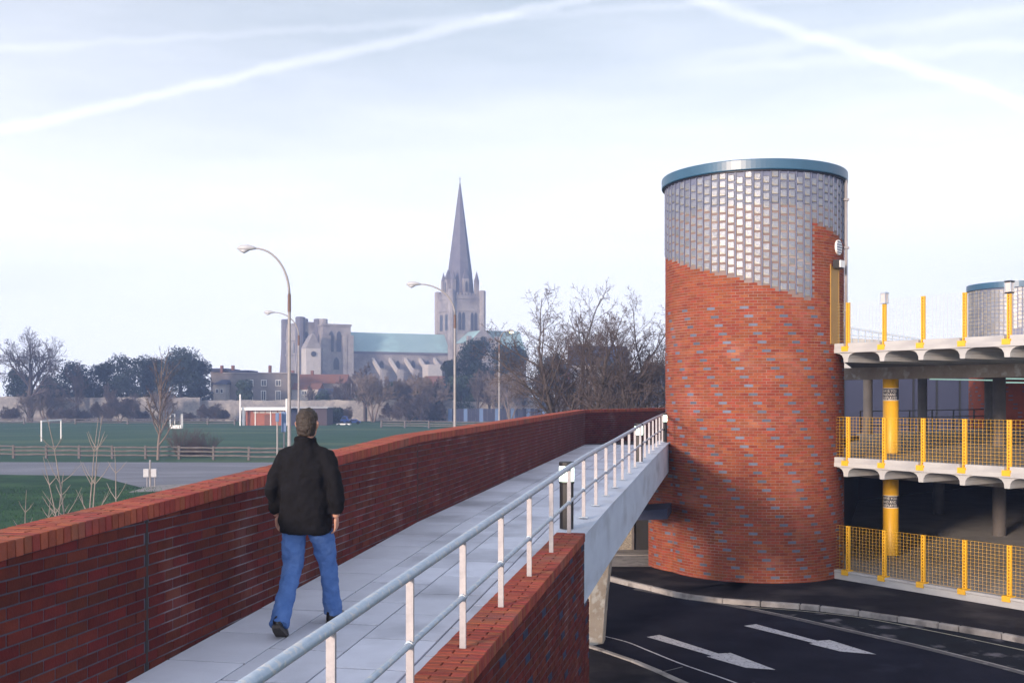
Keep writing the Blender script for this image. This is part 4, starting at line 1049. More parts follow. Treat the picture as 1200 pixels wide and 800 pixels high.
# goals
def goal(name, pa, pb, label, zt=2.44, r=0.09, depth=0.9):
    o = empty(name, (pa.x, pa.y, FZ), label, 'goal'); b = pb - pa
    MB().tube([(0, 0, 0), (0, 0, zt)], r, 8).build('post', M['whitepaint'], o)
    MB().tube([(b.x, b.y, 0), (b.x, b.y, zt)], r, 8).build('post', M['whitepaint'], o)
    MB().tube([(-r * 0.3, 0, zt), (b.x, b.y, zt)], r, 8).build('crossbar', M['whitepaint'], o)
    return o
goal('football_goal', G(48.5, 517, FZ), G(71.5, 514, FZ), 'white football goal frame at the left of the playing field')
bb = G(206, 502, FZ)
o = empty('small_goal', (bb.x, bb.y, FZ), 'small white framed goal with a white base board in the middle of the field', 'goal')
MB().box(-0.95, 0.95, -0.08, 0.0, 0.0, 0.62).build('base_board', M['whitepaint'], o)
for x, y in ((-0.95, 0), (0.95, 0), (-0.55, 1.2), (0.8, 1.2)): MB().tube([(x, y, 0), (x, y, 2.5)], 0.07, 6).build('post', M['whitepaint'], o)
MB().bar((-0.95, 0.02, 2.45), (-0.55, 1.2, 2.45), 0.08).bar((0.95, 0.02, 2.45), (0.8, 1.2, 2.45), 0.08).build('top_bar', M['whitepaint'], o)
# ticket machine post and boxes by the road
q = G(176, 571, FZ)
o = empty('meter_post', (q.x, q.y, FZ), 'pale post carrying two small grey boxes beside the tarmac road', 'meter')
MB().tube([(0, 0, 0), (0, 0, 1.65)], 0.055, 8).build('pole', M['lamp'], o)
for x in (-0.22, 0.24):
    MB().tube([(x, 0.1, 0), (x, 0.1, 0.6)], 0.03, 6).build('support', M['lamp'], o)
    MB().box(x - 0.17, x + 0.17, -0.1, 0.12, 0.62, 1.12).build('box', M['lamphead'], o, bevel=0.02)
# sign seen from behind, on two posts
q = V(328, 483, 42)
o = empty('road_sign', (q.x, q.y, FZ), 'narrow blue sign on two grey posts just beyond the parapet wall', 'sign')
zt = q.z - FZ
MB().tube([(-0.10, 0, 0), (-0.10, 0, zt)], 0.035, 8).build('post', M['lamp'], o)
MB().tube([(0.10, 0.3, 0), (0.10, 0.3, zt - 0.1)], 0.035, 8).build('post', M['lamp'], o)
MB().box(0.0, 0.20, 0.24, 0.28, zt - 0.78, zt + 0.02).build('sign_panel', M['signblue'], o, bevel=0.01)
MB().box(-0.16, -0.02, -0.08, -0.045, zt - 0.36, zt - 0.02).build('small_panel', M['signblue'], o, bevel=0.01)
q = V(360, 521, 60)
o = empty('notice_board', (q.x, q.y, FZ), 'small red notice with a white mark just above the parapet beside the walker', 'sign')
zt = q.z - FZ
MB().box(-0.26, 0.26, 0, 0.03, zt - 0.62, zt).build('red_panel', M['signred'], o)
MB().box(-0.28, 0.28, 0.031, 0.05, zt - 0.64, zt + 0.02).build('white_border', M['whitepaint'], o)
MB().box(-0.04, 0.02, -0.012, -0.002, zt - 0.5, zt - 0.28).box(-0.12, -0.05, -0.012, -0.002, zt - 0.5, zt - 0.42).box(0.07, 0.12, -0.012, -0.002, zt - 0.5, zt - 0.12).box(0.121, 0.17, -0.012, -0.002, zt - 0.19, zt - 0.12).build('white_mark', M['whitepaint'], o)
for x in (-0.2, 0.2): MB().tube([(x, 0.08, 0), (x, 0.08, zt - 0.05)], 0.03, 6).build('post', M['lamp'], o)

# pavilion, shed, vehicles on the far side of the field
def bxp(px0, px1, y0, y1, Y, d, mb=None):      # box filling columns px0-px1 and rows y0(top)-y1(bottom) at depth Y
    mb = mb or MB(); return mb.box((px0 - HX) / F * Y, (px1 - HX) / F * Y, Y, Y + d, H - (y1 - HY) / F * Y, H - (y0 - HY) / F * Y)
pv = empty('pavilion', (0, 0, 0), 'low brick sports pavilion with a flat white roof edge beyond the field', 'pavilion')
Yp = 204.0
bxp(288, 334, 481, 499, Yp, 7).build('wall', M['pavbrick'], pv)
bxp(280.5, 338, 477.2, 480.6, Yp - 1.3, 9.5).build('roof', M['whitepaint'], pv)
for k in range(5): bxp(297 + 7.2 * k, 303 + 7.2 * k, 481.4, 484, Yp - 0.06, 0.05).build('high_window', M['render'], pv)
for x in (298.5, 316.5, 331.5): bxp(x, x + 1.1, 481, 498.8, Yp - 0.12, 0.1).build('post', M['whitepaint'], pv)
bxp(310, 316, 485.5, 498.6, Yp - 0.07, 0.05).build('door', M['tile'], pv)
bxp(280.5, 282, 462, 499, Yp - 2.0, 0.25).build('flag_pole', M['whitepaint'], pv)
bxp(334.5, 336.5, 467, 499, Yp - 2.0, 0.25).build('flag_pole', M['whitepaint'], pv)
bxp(284, 286.5, 480.7, 499, Yp - 1.2, 0.2).build('post', M['whitepaint'], pv)
sd_ = empty('storage_shed', (0, 0, 0), 'dark timber shed standing right of the brick pavilion', 'shed')
bxp(341, 362, 478.5, 499, Yp + 1, 7).build('wall', M['slate'], sd_)
bxp(362.1, 383, 478.2, 498.7, Yp + 0.4, 7).build('wall', mat('dark_brown_boards', (0.07, 0.05, 0.06), None, 2, 0.9), sd_)
bxp(340, 384, 477.2, 478.1, Yp - 0.2, 8.5).build('roof', M['lamphead'], sd_)
def vehicle(px0, px1, y0, y1, Y, m, label, cat, name):
    x0, x1 = (px0 - HX) / F * Y, (px1 - HX) / F * Y; z0 = H - (y1 - HY) / F * Y; h = (y1 - y0) / F * Y
    o = empty(name, ((x0 + x1) / 2, Y, FZ), label, cat); L = (x1 - x0) / 2; z = z0 - FZ
    # body profile along x
    prof = [(-L, 0.25), (L, 0.25), (L, h * 0.55), (L * 0.55, h * 0.62), (L * 0.3, h), (-L * 0.55, h), (-L * 0.9, h * 0.62), (-L, h * 0.55)]
    mb = MB(); n = len(prof)
    for y in (0, 1.6):
        for q in prof: mb.v.append((q[0], y, q[1]))
    mb.f = [tuple(range(n)), tuple(range(n, 2 * n))[::-1]] + [(i, (i + 1) % n, n + (i + 1) % n, n + i) for i in range(n)]
    mb.build('body', m, o, bevel=0.05)
    MB().add([(-L * 0.8, -0.03, h * 0.64), (L * 0.42, -0.03, h * 0.64), (L * 0.24, -0.03, h * 0.92), (-L * 0.5, -0.03, h * 0.92)] + [(-L * 0.8, -0.005, h * 0.64), (L * 0.42, -0.005, h * 0.64), (L * 0.24, -0.005, h * 0.92), (-L * 0.5, -0.005, h * 0.92)], BOXF).build('side_window', M['window'], o)
    for sx in (-0.62, 0.62): MB().tube([(L * sx, -0.05, 0.3), (L * sx, 0.2, 0.3)], 0.3, 14).build('wheel', M['rubber'], o)
vehicle(399, 409, 487.5, 496.5, 214, M['bluecar'], 'bright blue van parked below the flint wall right of the shed', 'van', 'parked_van')
vehicle(408, 422, 492.5, 498, 214, M['bluecar'], 'low blue car parked right of the bright blue van', 'car', 'parked_car')
tr_ = empty('trailer', (0, 0, 0), 'flat white trailer parked in front of the blue van', 'trailer')
bxp(394, 410, 496.2, 497.6, 207, 1.8).build('bed', M['whitepaint'], tr_)
for x in (397, 406): MB().tube([V(x, 498, 206.9), V(x, 498, 207.3)], 0.28, 12).build('wheel', M['rubber'], tr_)

# flint city wall
cwl = empty('city_wall', (0, 0, 0), 'long pale flint wall running behind the playing field', 'stone wall')
def wallrun(pxs, tops, Y, parent, name='wall_stretch', th=1.5, bottom=FZ - 0.2, m=None):
    mb = MB(); n = len(pxs)
    for px, ty in zip(pxs, tops):
        x = (px - HX) / F * Y; z = H - (ty - HY) / F * Y
        mb.v += [(x, Y, bottom), (x, Y, z), (x, Y + th, z), (x, Y + th, bottom)]
    for i in range(n - 1):
        for k in range(4): mb.f.append((4 * i + k, 4 * i + (k + 1) % 4, 4 * i + 4 + (k + 1) % 4, 4 * i + 4 + k))
    mb.f += [(0, 1, 2, 3), (4 * n - 4, 4 * n - 3, 4 * n - 2, 4 * n - 1)]
    return mb.build(name, m or M['flint'], parent)
pxs = list(range(-60, 236, 6)); wallrun(pxs, [465.5 + random.uniform(-0.6, 0.6) - (0.8 if x < 50 else 0) for x in pxs], 238, cwl)
pxs = list(range(234, 540, 6)); wallrun(pxs, [468.8 + random.uniform(-0.6, 0.6) for x in pxs], 240, cwl)
pxs = list(range(520, 800, 6)); wallrun(pxs, [469.5 + random.uniform(-0.7, 0.7) + (x - 520) * 0.02 for x in pxs], 242.5, cwl)
pb = empty('plank_fence', (0, 0, 0), 'blue grey board fence at the foot of the flint wall right of the field', 'fence')
for k in range(26):
    px = 525 + k * 4.6; bxp(px, px + 4.4, 478.6 + random.uniform(-0.15, 0.15), 497.5, 232, 0.1).build('board', M['slate'] if k % 4 else M['signblue'], pb)

# ------------------------------------------------------------------ houses
def window_set(parent, px, py, w, h, Y, frame=True):
    if frame: bxp(px - 0.6, px + w + 0.6, py - 0.6, py + h + 0.6, Y - 0.12, 0.08).build('window_frame', M['whitepaint'], parent)
    p = bxp(px, px + w, py, py + h, Y - 0.16, 0.03).build('window', M['window'], parent)
    if w > 2.5: bxp(px + w / 2 - 0.2, px + w / 2 + 0.2, py, py + h, Y - 0.19, 0.025).build('glazing_bar', M['whitepaint'], p)
hA = empty('house', (0, 0, 0), 'long grey stone house with sash windows and chimneys behind the flint wall', 'house')
bxp(262, 338, 437.5, 480, 262, 12).build('wall', M['greystone'], hA)
bxp(247, 292, 435, 480, 268, 12).build('rear_wall', M['greystone'], hA)
bxp(246, 267, 431.5, 435, 267, 12).build('roof', M['slate'], hA)
bxp(261, 339, 436.3, 437.4, 261.7, 12.6).build('parapet', M['stone'], hA)
bxp(268, 292, 433.6, 436.2, 264, 9).build('roof', M['slate'], hA)
for px in (258, 271, 314.5): bxp(px, px + 2.6, 428, 437, 266, 1.2).build('chimney', M['tile'], hA)
for px in (291, 306.5, 323.5):
    window_set(hA, px, 445.5, 5.2, 6, 262)
    if px > 300 or px < 300: window_set(hA, px, 458, 4.6, 10.5, 262)
hB = empty('house', (0, 0, 0), 'small cream gabled house at the right edge of the dark evergreens', 'house')
bxp(250, 264, 450, 480, 258, 9).build('wall', M['render'], hB)
x0, x1, zt = (249 - HX) / F * 257.5, (265.5 - HX) / F * 257.5, H - (444.5 - HY) / F * 257.5; ze = H - (450 - HY) / F * 257.5
MB().add([(x0, 257.5, ze), (x1, 257.5, ze), (x1, 268, ze), (x0, 268, ze), (x0 + 1.3, 261, zt), (x1 - 0.4, 261, zt), (x1 - 0.4, 264, zt), (x0 + 1.3, 264, zt)], BOXF).build('roof', M['slate'], hB)
window_set(hB, 253, 456, 2.4, 4, 258); window_set(hB, 258.5, 456, 2.4, 4, 258)
def gable_house(px0, px1, ye, yr, yb, Y, d, mw, mr, label, chim=(), wins=()):
    h = empty('house', (0, 0, 0), label, 'house')
    bxp(px0, px1, ye, yb, Y, d).build('wall', mw, h)
    x0, x1 = (px0 - 0.8 - HX) / F * Y, (px1 + 0.8 - HX) / F * Y; ze, zr = H - (ye - HY) / F * Y, H - (yr - HY) / F * Y
    MB().add([(x0, Y - 0.3, ze), (x1, Y - 0.3, ze), (x1, Y + d + 0.3, ze), (x0, Y + d + 0.3, ze), (x0, Y + d / 2 - 0.1, zr), (x1, Y + d / 2 - 0.1, zr), (x1, Y + d / 2 + 0.1, zr), (x0, Y + d / 2 + 0.1, zr)], BOXF).build('roof', mr, h)
    for px in chim: bxp(px, px + 3, yr - 4, yr + 2, Y + d / 2 - 0.6, 1.2).build('chimney', M['tile'], h)
    for (px, py, w, hh) in wins: window_set(h, px, py, w, hh, Y)
    return h
gable_house(336, 405, 449, 438, 480, 275, 9, M['greystone'], M['tile'], 'long house with a red tiled roof below the cathedral towers', (341, 364), ())
gable_house(342, 374, 456, 448.5, 480, 266, 7, M['render'], M['tile'], 'cream house with a dark square window in front of the red roofed house', (), ((355, 447.5, 5, 3.6),) and ((354, 458, 5, 4),))
gable_house(372, 392, 462, 455, 480, 262, 6, M['greystone'], M['slate'], 'small grey house right of the cream house behind the flint wall', (), ())
gable_house(498, 546, 452, 440, 480, 290, 9, M['greystone'], M['tile'], 'house with a dull red tiled roof under the green roofed nave', (), ())
gable_house(652, 668, 437, 425, 480, 262, 10, M['pavbrick'], M['slate'], 'narrow pink brick house behind the bare trees', (), ((655, 442, 2, 4), (660.5, 442, 2, 4), (655, 453, 2, 4)))
gable_house(668, 737, 428, 404, 480, 268, 12, M['render'], M['slate'], 'large pale house with a slate roof behind the bare trees left of the round tower', (), ((676, 436, 3.5, 6), (692, 436, 3.5, 6), (708, 436, 3.5, 6), (722, 436, 3.5, 6)))
gable_house(742, 800, 446, 436, 480, 275, 9, M['greystone'], M['slate'], 'grey house mostly hidden by the round brick tower', (), ())

# ------------------------------------------------------------------ cathedral
S = 0.32; YC = 400.0; AL = R(26.6)
def zc(py): return H - (py - HY) * S
cath = empty('cathedral', ((539 - HX) * S, YC, 0), 'great stone cathedral with a tall spire and green copper roofs in the distance', 'cathedral', None, AL)
ca_, sa_ = math.cos(AL), math.sin(AL)
def cx(px, ly=0.0):                       # local x (along the nave) seen at column px for local depth ly, perspective included
    X = lambda lx_: ((lx_ * ca_ - ly * sa_ + (539 - HX) * S) / (YC + lx_ * sa_ + ly * ca_)) * F + HX
    lo, hi = -150.0, 150.0
    for _ in range(60):
        m_ = (lo + hi) / 2
        if X(m_) < px: lo = m_
        else: hi = m_
    return lo
def zcy(py, lx_, ly): return H - (py - HY) / F * (YC + lx_ * sa_ + ly * ca_)
def lancet(mb, axis, pos, a, w, z0, z1, depth=0.25):
    """pointed arch recess panel on a wall: axis 'S' (facing -y) or 'W' (facing -x)"""
    hw = w / 2; pts = [(-hw, z0), (hw, z0), (hw, z1 - w * 0.9), (hw * 0.72, z1 - w * 0.4), (0, z1), (-hw * 0.72, z1 - w * 0.4), (-hw, z1 - w * 0.9)]
    n = len(pts); b = len(mb.v)
    for dd in (-0.06, 0.05):
        for (u_, z) in pts: mb.v.append((a + u_, pos + dd, z) if axis == 'S' else (pos + dd, a + u_, z))
    mb.f += [tuple(b + i for i in range(n)), tuple(b + n + i for i in range(n))[::-1]] + [(b + i, b + (i + 1) % n, b + n + (i + 1) % n, b + n + i) for i in range(n)]
    return mb
def arch_window(parent, axis, pos, a, w, z0, z1):
    sgn = -1
    f = lancet(MB(), axis, pos - 0.02, a, w + 0.7, z0 - 0.35, z1 + 0.5).build('window_surround', M['stone'], parent)
    lancet(MB(), axis, pos - 0.16, a, w, z0, z1).build('window', M['window'], f)
hw = 6.5
# crossing tower
zt0, zt1 = zc(398), zc(347.5)
MB().box(-hw, hw, -hw, hw, -0.5, zt1).build('crossing_tower', M['stone'], cath)
tb = MB()
for z in (zc(391), zc(366), zc(352)): tb.box(-hw - 0.25, hw + 0.25, -hw - 0.25, hw + 0.25, z, z + 0.5)
tb.build('string_course', M['stone'], cath)
for sx in (-1, 1):
    for sy in (-1, 1):
        MB().lathe([(1.35, 12), (1.35, zc(342.5)), (1.1, zc(342.5) + 0.3), (0, zc(342.5) + 0.5)], 8, (sx * (hw - 0.2), sy * (hw - 0.2))).build('corner_turret', M['stone'], cath)
cr = MB()
for k in range(9):
    a = -hw + 1.2 + k * (2 * hw - 2.4) / 8
    cr.box(a - 0.4, a + 0.4, -hw - 0.1, -hw + 0.35, zt1, zt1 + 0.9); cr.box(-hw - 0.1, -hw + 0.35, a - 0.4, a + 0.4, zt1, zt1 + 0.9)
cr.build('battlement', M['stone'], cath, kind='stuff')
for a in (-2.3, 2.7):
    arch_window(cath, 'S', -hw, a - 0.75, 1.1, zc(388), zc(367)); arch_window(cath, 'S', -hw, a + 0.75, 1.1, zc(388), zc(367))
    arch_window(cath, 'W', -hw, -a - 0.7, 1.1, zc(388), zc(369)); arch_window(cath, 'W', -hw, -a + 0.7, 1.1, zc(388), zc(369))
# spire
SZ = zc(214.5)
sp = MB().lathe([(5.4, zt1), (4.55, zc(320)), (0.22, SZ), (0, SZ + 0.3)], 8, a0=R(22.5), a1=R(382.5)); sp.build('spire', M['spire'], cath)
MB().lathe([(3.66, zc(306)), (3.40, zc(298.5)), (3.3, zc(298.5)), (3.5, zc(306))], 8, a0=R(22.5), a1=R(382.5)).build('spire_band', mat('spire_band_stone', (0.14, 0.13, 0.16), None, 0.4, 0.95), cath)
MB().tube([(0, 0, SZ), (0, 0, SZ + 2.2)], 0.12, 6).bar((-0.5, 0, SZ + 1.5), (0.5, 0, SZ + 1.5), 0.12).build('weather_vane', M['spire'], cath)
for sx in (-1, 1):
    for sy in (-1, 1):
        c = (sx * 4.7, sy * 4.7)
        MB().box(c[0] - 0.72, c[0] + 0.72, c[1] - 0.72, c[1] + 0.72, zt1, zc(329)).build('pinnacle', M['stone'], cath)
        MB().lathe([(0.95, zc(329)), (0.08, zc(319))], 8, c).build('pinnacle_cap', M['spire'], cath)
for (c) in ((0, -4.9), (-4.9, 0)):
    d = MB().box(c[0] - 1.1, c[0] + 1.1, c[1] - 0.9, c[1] + 1.4, zt1, zc(328)) if c[0] == 0 else MB().box(c[0] - 0.9, c[0] + 1.4, c[1] - 1.1, c[1] + 1.1, zt1, zc(328))
    d.build('spire_dormer', M['stone'], cath); MB().lathe([(1.5, zc(328)), (0.1, zc(317))], 4, c, a0=R(45), a1=R(405)).build('dormer_roof', M['spire'], cath)
    arch_window(cath, 'S' if c[0] == 0 else 'W', (c[1] if c[0] == 0 else c[0]) - 0.9, 0, 0.8, zc(343), zc(331))
# nave (west, to the left) with copper roof
def gable_run(l0, l1, ly, halfw, zeave, zridge, name='nave_roof', m=None):
    return MB().add([(l0, ly - halfw, zeave), (l1, ly - halfw, zeave), (l1, ly + halfw, zeave), (l0, ly + halfw, zeave), (l0, ly - 0.15, zridge), (l1, ly - 0.15, zridge), (l1, ly + 0.15, zridge), (l0, ly + 0.15, zridge)], BOXF).build(name, m or M['copper'], cath)
nl = cx(408, -5); nr_x = -hw - 0.02
gable_run(nl, nr_x, 0, 6.2, zcy(413, -20, -6), zcy(391, -20, 0))
MB().box(nl, nr_x - 0.05, -5.9, 5.9, -0.5, zcy(413, -20, -6) - 0.02).build('clerestory_wall', M['stone'], cath)
MB().box(nl, nr_x - 0.04, -6.25, -5.91, zcy(415.5, -20, -6), zcy(413, -20, -6) + 0.05).build('nave_parapet', M['spire'], cath)
gable_run(hw + 0.02, 25, 0, 6.0, zc(415), zc(392.5) + 2.0, 'choir_roof')
MB().box(hw + 0.05, 25, -5.8, 5.8, -0.5, zc(415) - 0.02).build('choir_wall', M['stone'], cath)
# aisle with lean-to roof, flying buttresses
za = zcy(436, -20, -12)
MB().add([(nl, -14, -0.5), (nr_x, -14, -0.5), (nr_x, -5.95, -0.5), (nl, -5.95, -0.5), (nl, -14, za - 3), (nr_x, -14, za - 3), (nr_x, -5.95, za), (nl, -5.95, za)], BOXF).build('aisle', M['greystone'], cath)
for px in (437, 457, 475, 492, 509):
    l_ = cx(px, -6); zt = zcy(419, l_, -6); zb = zcy(438, l_, -15)
    MB().add([(l_ - 0.45, -16, zb - 1.6), (l_ + 0.45, -16, zb - 1.6), (l_ + 0.45, -5.9, zt - 1.5), (l_ - 0.45, -5.9, zt - 1.5), (l_ - 0.45, -16, zb), (l_ + 0.45, -16, zb), (l_ + 0.45, -5.9, zt), (l_ - 0.45, -5.9, zt)], BOXF).build('flying_buttress', M['render'], cath)
    MB().box(l_ - 0.8, l_ + 0.8, -17.5, -15.5, -0.5, zb + 1.5).build('buttress_pier', M['stone'], cath)
for px in (447, 466, 484, 501): 
    l_ = cx(px, -6); arch_window(cath, 'S', -5.95, l_, 1.6, zcy(431, l_, -6), zcy(422, l_, -6))
# south transept gable
MB().box(-4.5, 5.5, -19, -hw - 0.05, -0.5, zc(404)).build('transept_wall', M['stone'], cath)
MB().add([(-5.0, -19.2, zc(404)), (6.0, -19.2, zc(404)), (6.0, -hw - 0.05, zc(404)), (-5.0, -hw - 0.05, zc(404)), (0.4, -19.2, zc(390)), (0.6, -19.2, zc(390)), (0.6, -hw - 0.05, zc(390)), (0.4, -hw - 0.05, zc(390))], BOXF).build('transept_roof', M['copper'], cath)
MB().add([(-5.2, -19.6, zc(405)), (6.2, -19.6, zc(405)), (6.2, -19.22, zc(405)), (-5.2, -19.22, zc(405)), (0.3, -19.6, zc(388)), (0.7, -19.6, zc(388)), (0.7, -19.22, zc(388)), (0.3, -19.22, zc(388))], BOXF).build('transept_gable', M['stone'], cath)
arch_window(cath, 'S', -19.6, 0.5, 3.0, zc(412), zc(397))
for x in (-5.0, 6.0): MB().box(x - 0.7, x + 0.7, -20.0, -18.6, -0.5, zc(397)).build('corner_pinnacle', M['stone'], cath)
# lower chapel block between the buttresses
l0_, l1_ = cx(498, -20), cx(514, -20); MB().box(l0_, l1_, -23, -17.6, -0.5, zcy(427, l0_, -20)).build('chapel', M['render'], cath)
# south-west tower: lit narrow face and wide face
def wblock(px0, pxc, px1, ytop, ly, name, m=None, parent=None, yb=None):
    l0 = cx(pxc, ly); l1 = cx(px1, ly)
    # depth so that the west face reaches px0
    dlo, dhi = 0.5, 60
    for _ in range(40):
        dm = (dlo + dhi) / 2
        X = ((l0 * ca_ - (ly + dm) * sa_ + (539 - HX) * S) / (YC + l0 * sa_ + (ly + dm) * ca_)) * F + HX
        if X > px0: dlo = dm
        else: dhi = dm
    zt = zcy(ytop, l0, ly)
    MB().box(l0, l1, ly, ly + dlo, -0.5, zt).build(name, m or M['stone'], parent or cath); return l0, l1, dlo, zt
ly = -11.0
l0, l1, dd, zt = wblock(369.5, 378.5, 411, 381.5, ly, 'west_tower')
MB().box(l0 - 0.3, l1 + 0.3, ly - 0.3, ly + dd + 0.3, zt - 0.02, zt + 0.7).box(l0 - 0.2, l1 + 0.2, ly - 0.2, ly + dd + 0.2, zcy(417, l0, ly), zcy(415.5, l0, ly)).box(l0 - 0.2, l1 + 0.2, ly - 0.2, ly + dd + 0.2, zcy(392.6, l0, ly), zcy(391.6, l0, ly)).build('tower_cornice', M['stone'], cath)
for px in (388, 397): 
    l_ = cx(px, ly); arch_window(cath, 'S', ly, l_, 1.7, zcy(412, l_, ly), zcy(387.5, l_, ly))
l_ = cx(394, ly); arch_window(cath, 'S', ly, l_, 2.0, zcy(433, l_, ly), zcy(418, l_, ly))
for px, w in ((380, 0.9), (384.5, 0.7), (404, 0.8), (409.5, 1.2)):
    l_ = cx(px, ly); MB().box(l_ - w, l_ + w, ly - 1.0, ly - 0.02, -0.5, zcy(393, l_, ly)).build('buttress', M['stone'], cath)
arch_window(cath, 'W', l0, ly + dd * 0.5, 1.4, zcy(411, l0, ly), zcy(390, l0, ly))
MB().lathe([(1.5, zt), (1.5, zcy(373.5, l0, ly)), (1.2, zcy(372.8, l0, ly)), (0, zcy(372.4, l0, ly))], 10, (l0 + 1.0, ly + dd * 0.3)).build('turret', M['stone'], cath)
# porch gable in front of it
lg = cx(366, -16)
MB().box(lg - 2.4, lg + 2.6, -17, -11.1, -0.5, zcy(408, lg, -16)).build('porch', M['render'], cath)
MB().add([(lg - 2.6, -17.1, zcy(408, lg, -16)), (lg + 2.8, -17.1, zcy(408, lg, -16)), (lg + 2.8, -11.1, zcy(408, lg, -16)), (lg - 2.6, -11.1, zcy(408, lg, -16)), (lg, -17.1, zcy(390, lg, -16)), (lg + 0.2, -17.1, zcy(390, lg, -16)), (lg + 0.2, -11.1, zcy(392, lg, -16)), (lg, -11.1, zcy(392, lg, -16))], BOXF).build('porch_gable', M['stone'], cath)
MB().tube([(lg + 0.1, -17.15, zcy(414.5, lg, -17)), (lg + 0.1, -17.3, zcy(414.5, lg, -17))], 0.9, 14).build('round_window', M['window'], cath)
# north-west tower top behind
l2, l3, d2, z2 = wblock(352, 360, 384, 383.5, 2.0, 'north_west_tower')
# detached bell tower
bell = empty('bell_tower', ((539 - HX) * S, YC, 0), 'crenellated stone bell tower with round turrets at the left end of the cathedral', 'tower', None, AL)
ly = -4.0
l0, l1, dd, zt = wblock(333.5, 351.0, 375, 380.0, ly, 'tower_shaft', parent=bell)
zp = zcy(376.8, l0, ly)
cr = MB()
n = 7
for k in range(n):
    a = lerp(l0, l1, (k + 0.5) / n); cr.box(a - 0.55, a + 0.55, ly - 0.15, ly + 0.4, zt, zp); b_ = lerp(ly, ly + dd, (k + 0.5) / n); cr.box(l0 - 0.15, l0 + 0.4, b_ - 0.55, b_ + 0.55, zt, zp)
cr.build('battlement', M['stone'], bell, kind='stuff')
for (px, yy_, tx, ty) in ((0, 372, l0 + 0.4, ly + 0.4), (0, 374.5, l1 - 0.4, ly + 0.4), (0, 375, l0 + 0.4, ly + dd - 0.4), (0, 374, l1 - 0.4, ly + dd - 0.4)):
    MB().lathe([(1.75, 6), (1.75, zcy(yy_, tx, ty)), (1.4, zcy(yy_ - 0.8, tx, ty)), (0, zcy(yy_ - 1.3, tx, ty))], 10, (tx, ty)).build('turret', M['spire'], bell)
for z_ in (398, 415): MB().box(l0 - 0.3, l1 + 0.3, ly - 0.3, ly + dd + 0.3, zcy(z_, l0, ly), zcy(z_, l0, ly) + 0.6).build('string_course', M['stone'], bell)
for fz in (0.33, 0.66): arch_window(bell, 'S', ly, lerp(l0, l1, fz), 1.3, zcy(412, l0, ly), zcy(388, l0, ly)); arch_window(bell, 'W', l0, lerp(ly, ly + dd, fz), 1.3, zcy(413, l0, ly), zcy(400, l0, ly))
for b_ in (ly - 1.0, ly + dd + 0.3): MB().add([(l0 - 2.4, b_, -0.5), (l0 + 0.1, b_, -0.5), (l0 + 0.1, b_ + 1.0, -0.5), (l0 - 2.4, b_ + 1.0, -0.5), (l0 - 0.9, b_, zcy(402, l0, ly)), (l0 + 0.1, b_, zcy(396, l0, ly)), (l0 + 0.1, b_ + 1.0, zcy(396, l0, ly)), (l0 - 0.9, b_ + 1.0, zcy(402, l0, ly))], BOXF).build('buttress', M['stone'], bell)

# ------------------------------------------------------------------ trees
def perp(d):
    v = d.orthogonal().normalized(); return v
def bare_tree(seed, height, levels=4, kids=(7, 6, 6, 5, 4), spread=0.9, stems=1, trunk_r=0.28, twig_r=0.012, up=0.35, trunk_frac=0.28, lenr=0.62, wob=0.085, sides=(8, 6, 4, 3, 3, 3)):
    rnd = random.Random(seed); tr_, crn = MB(), MB()
    def grow(p, d, L, r, lvl):
        nseg = (6, 5, 4, 3, 2, 2)[lvl]; pts, rs = [p.copy()], [r]; r1 = max(twig_r, r * (0.45 if lvl < levels else 0.5))
        q = p.copy(); dd_ = d.copy(); nodes = []
        for k in range(nseg):
            w = Vector((rnd.uniform(-1, 1), rnd.uniform(-1, 1), rnd.uniform(-1, 1))) * wob * (1 + 0.25 * lvl)
            dd_ = (dd_ + w + Vector((0, 0, up * (0.25 if lvl else 0.5)))).normalized()
            q = q + dd_ * (L / nseg); rr_ = lerp(r, r1, (k + 1) / nseg); pts.append(q.copy()); rs.append(rr_); nodes.append((q.copy(), dd_.copy(), rr_, (k + 1) / nseg))
        (tr_ if lvl <= 1 else crn).tube(pts, rs, sides[lvl], cap=False)
        if lvl >= levels: return
        n = kids[lvl]; start = trunk_frac if lvl == 0 else 0.22
        for i in range(n):
            f = start + (1 - start) * (i + rnd.random() * 0.8) / n; f = min(f, 0.999)
            k = min(int(f * nseg), nseg - 1); a, b = pts[k], pts[k + 1]; t = f * nseg - k; pp = a.lerp(b, t)
            dv = (b - a).normalized(); ax = perp(dv); ax.rotate(Matrix.Rotation(i * 2.4 + rnd.uniform(-0.6, 0.6), 3, dv))
            ang_ = rnd.uniform(0.45, 0.95) * spread * (1.0 if f < 0.9 else 0.4)
            nd = dv.copy(); nd.rotate(Matrix.Rotation(ang_, 3, ax))
            rr_ = lerp(rs[k], rs[k + 1], t)
            grow(pp, nd, L * lenr * rnd.uniform(0.75, 1.15) * (1.15 - 0.45 * f if lvl else 1.1 - 0.35 * f), max(twig_r, rr_ * rnd.uniform(0.5, 0.72)), lvl + 1)
    for s in range(stems):
        if stems > 1:
            a = 2 * math.pi * s / stems + rnd.uniform(-0.4, 0.4); d = Vector((math.cos(a) * 0.42 * spread, math.sin(a) * 0.42 * spread, 1)).normalized(); p = Vector((math.cos(a), math.sin(a), 0)) * trunk_r * 0.8
            grow(p, d, height * rnd.uniform(0.55, 0.7), trunk_r * 0.7, 0)
        else: grow(Vector((0, 0, 0)), Vector((0, 0, 1)), height * 0.62, trunk_r, 0)
    return tr_, crn
def place_tree(parts, loc, label, cat='tree', group=None, name='bare_tree', mats=('bark', 'twig'), scale=1, rz=0):
    o = empty(name, loc, label, cat, group, rz); o.scale = (scale,) * 3
    parts[0].build('trunk', M[mats[0]], o, smooth=True); parts[1].build('branches', M[mats[1]], o); return o
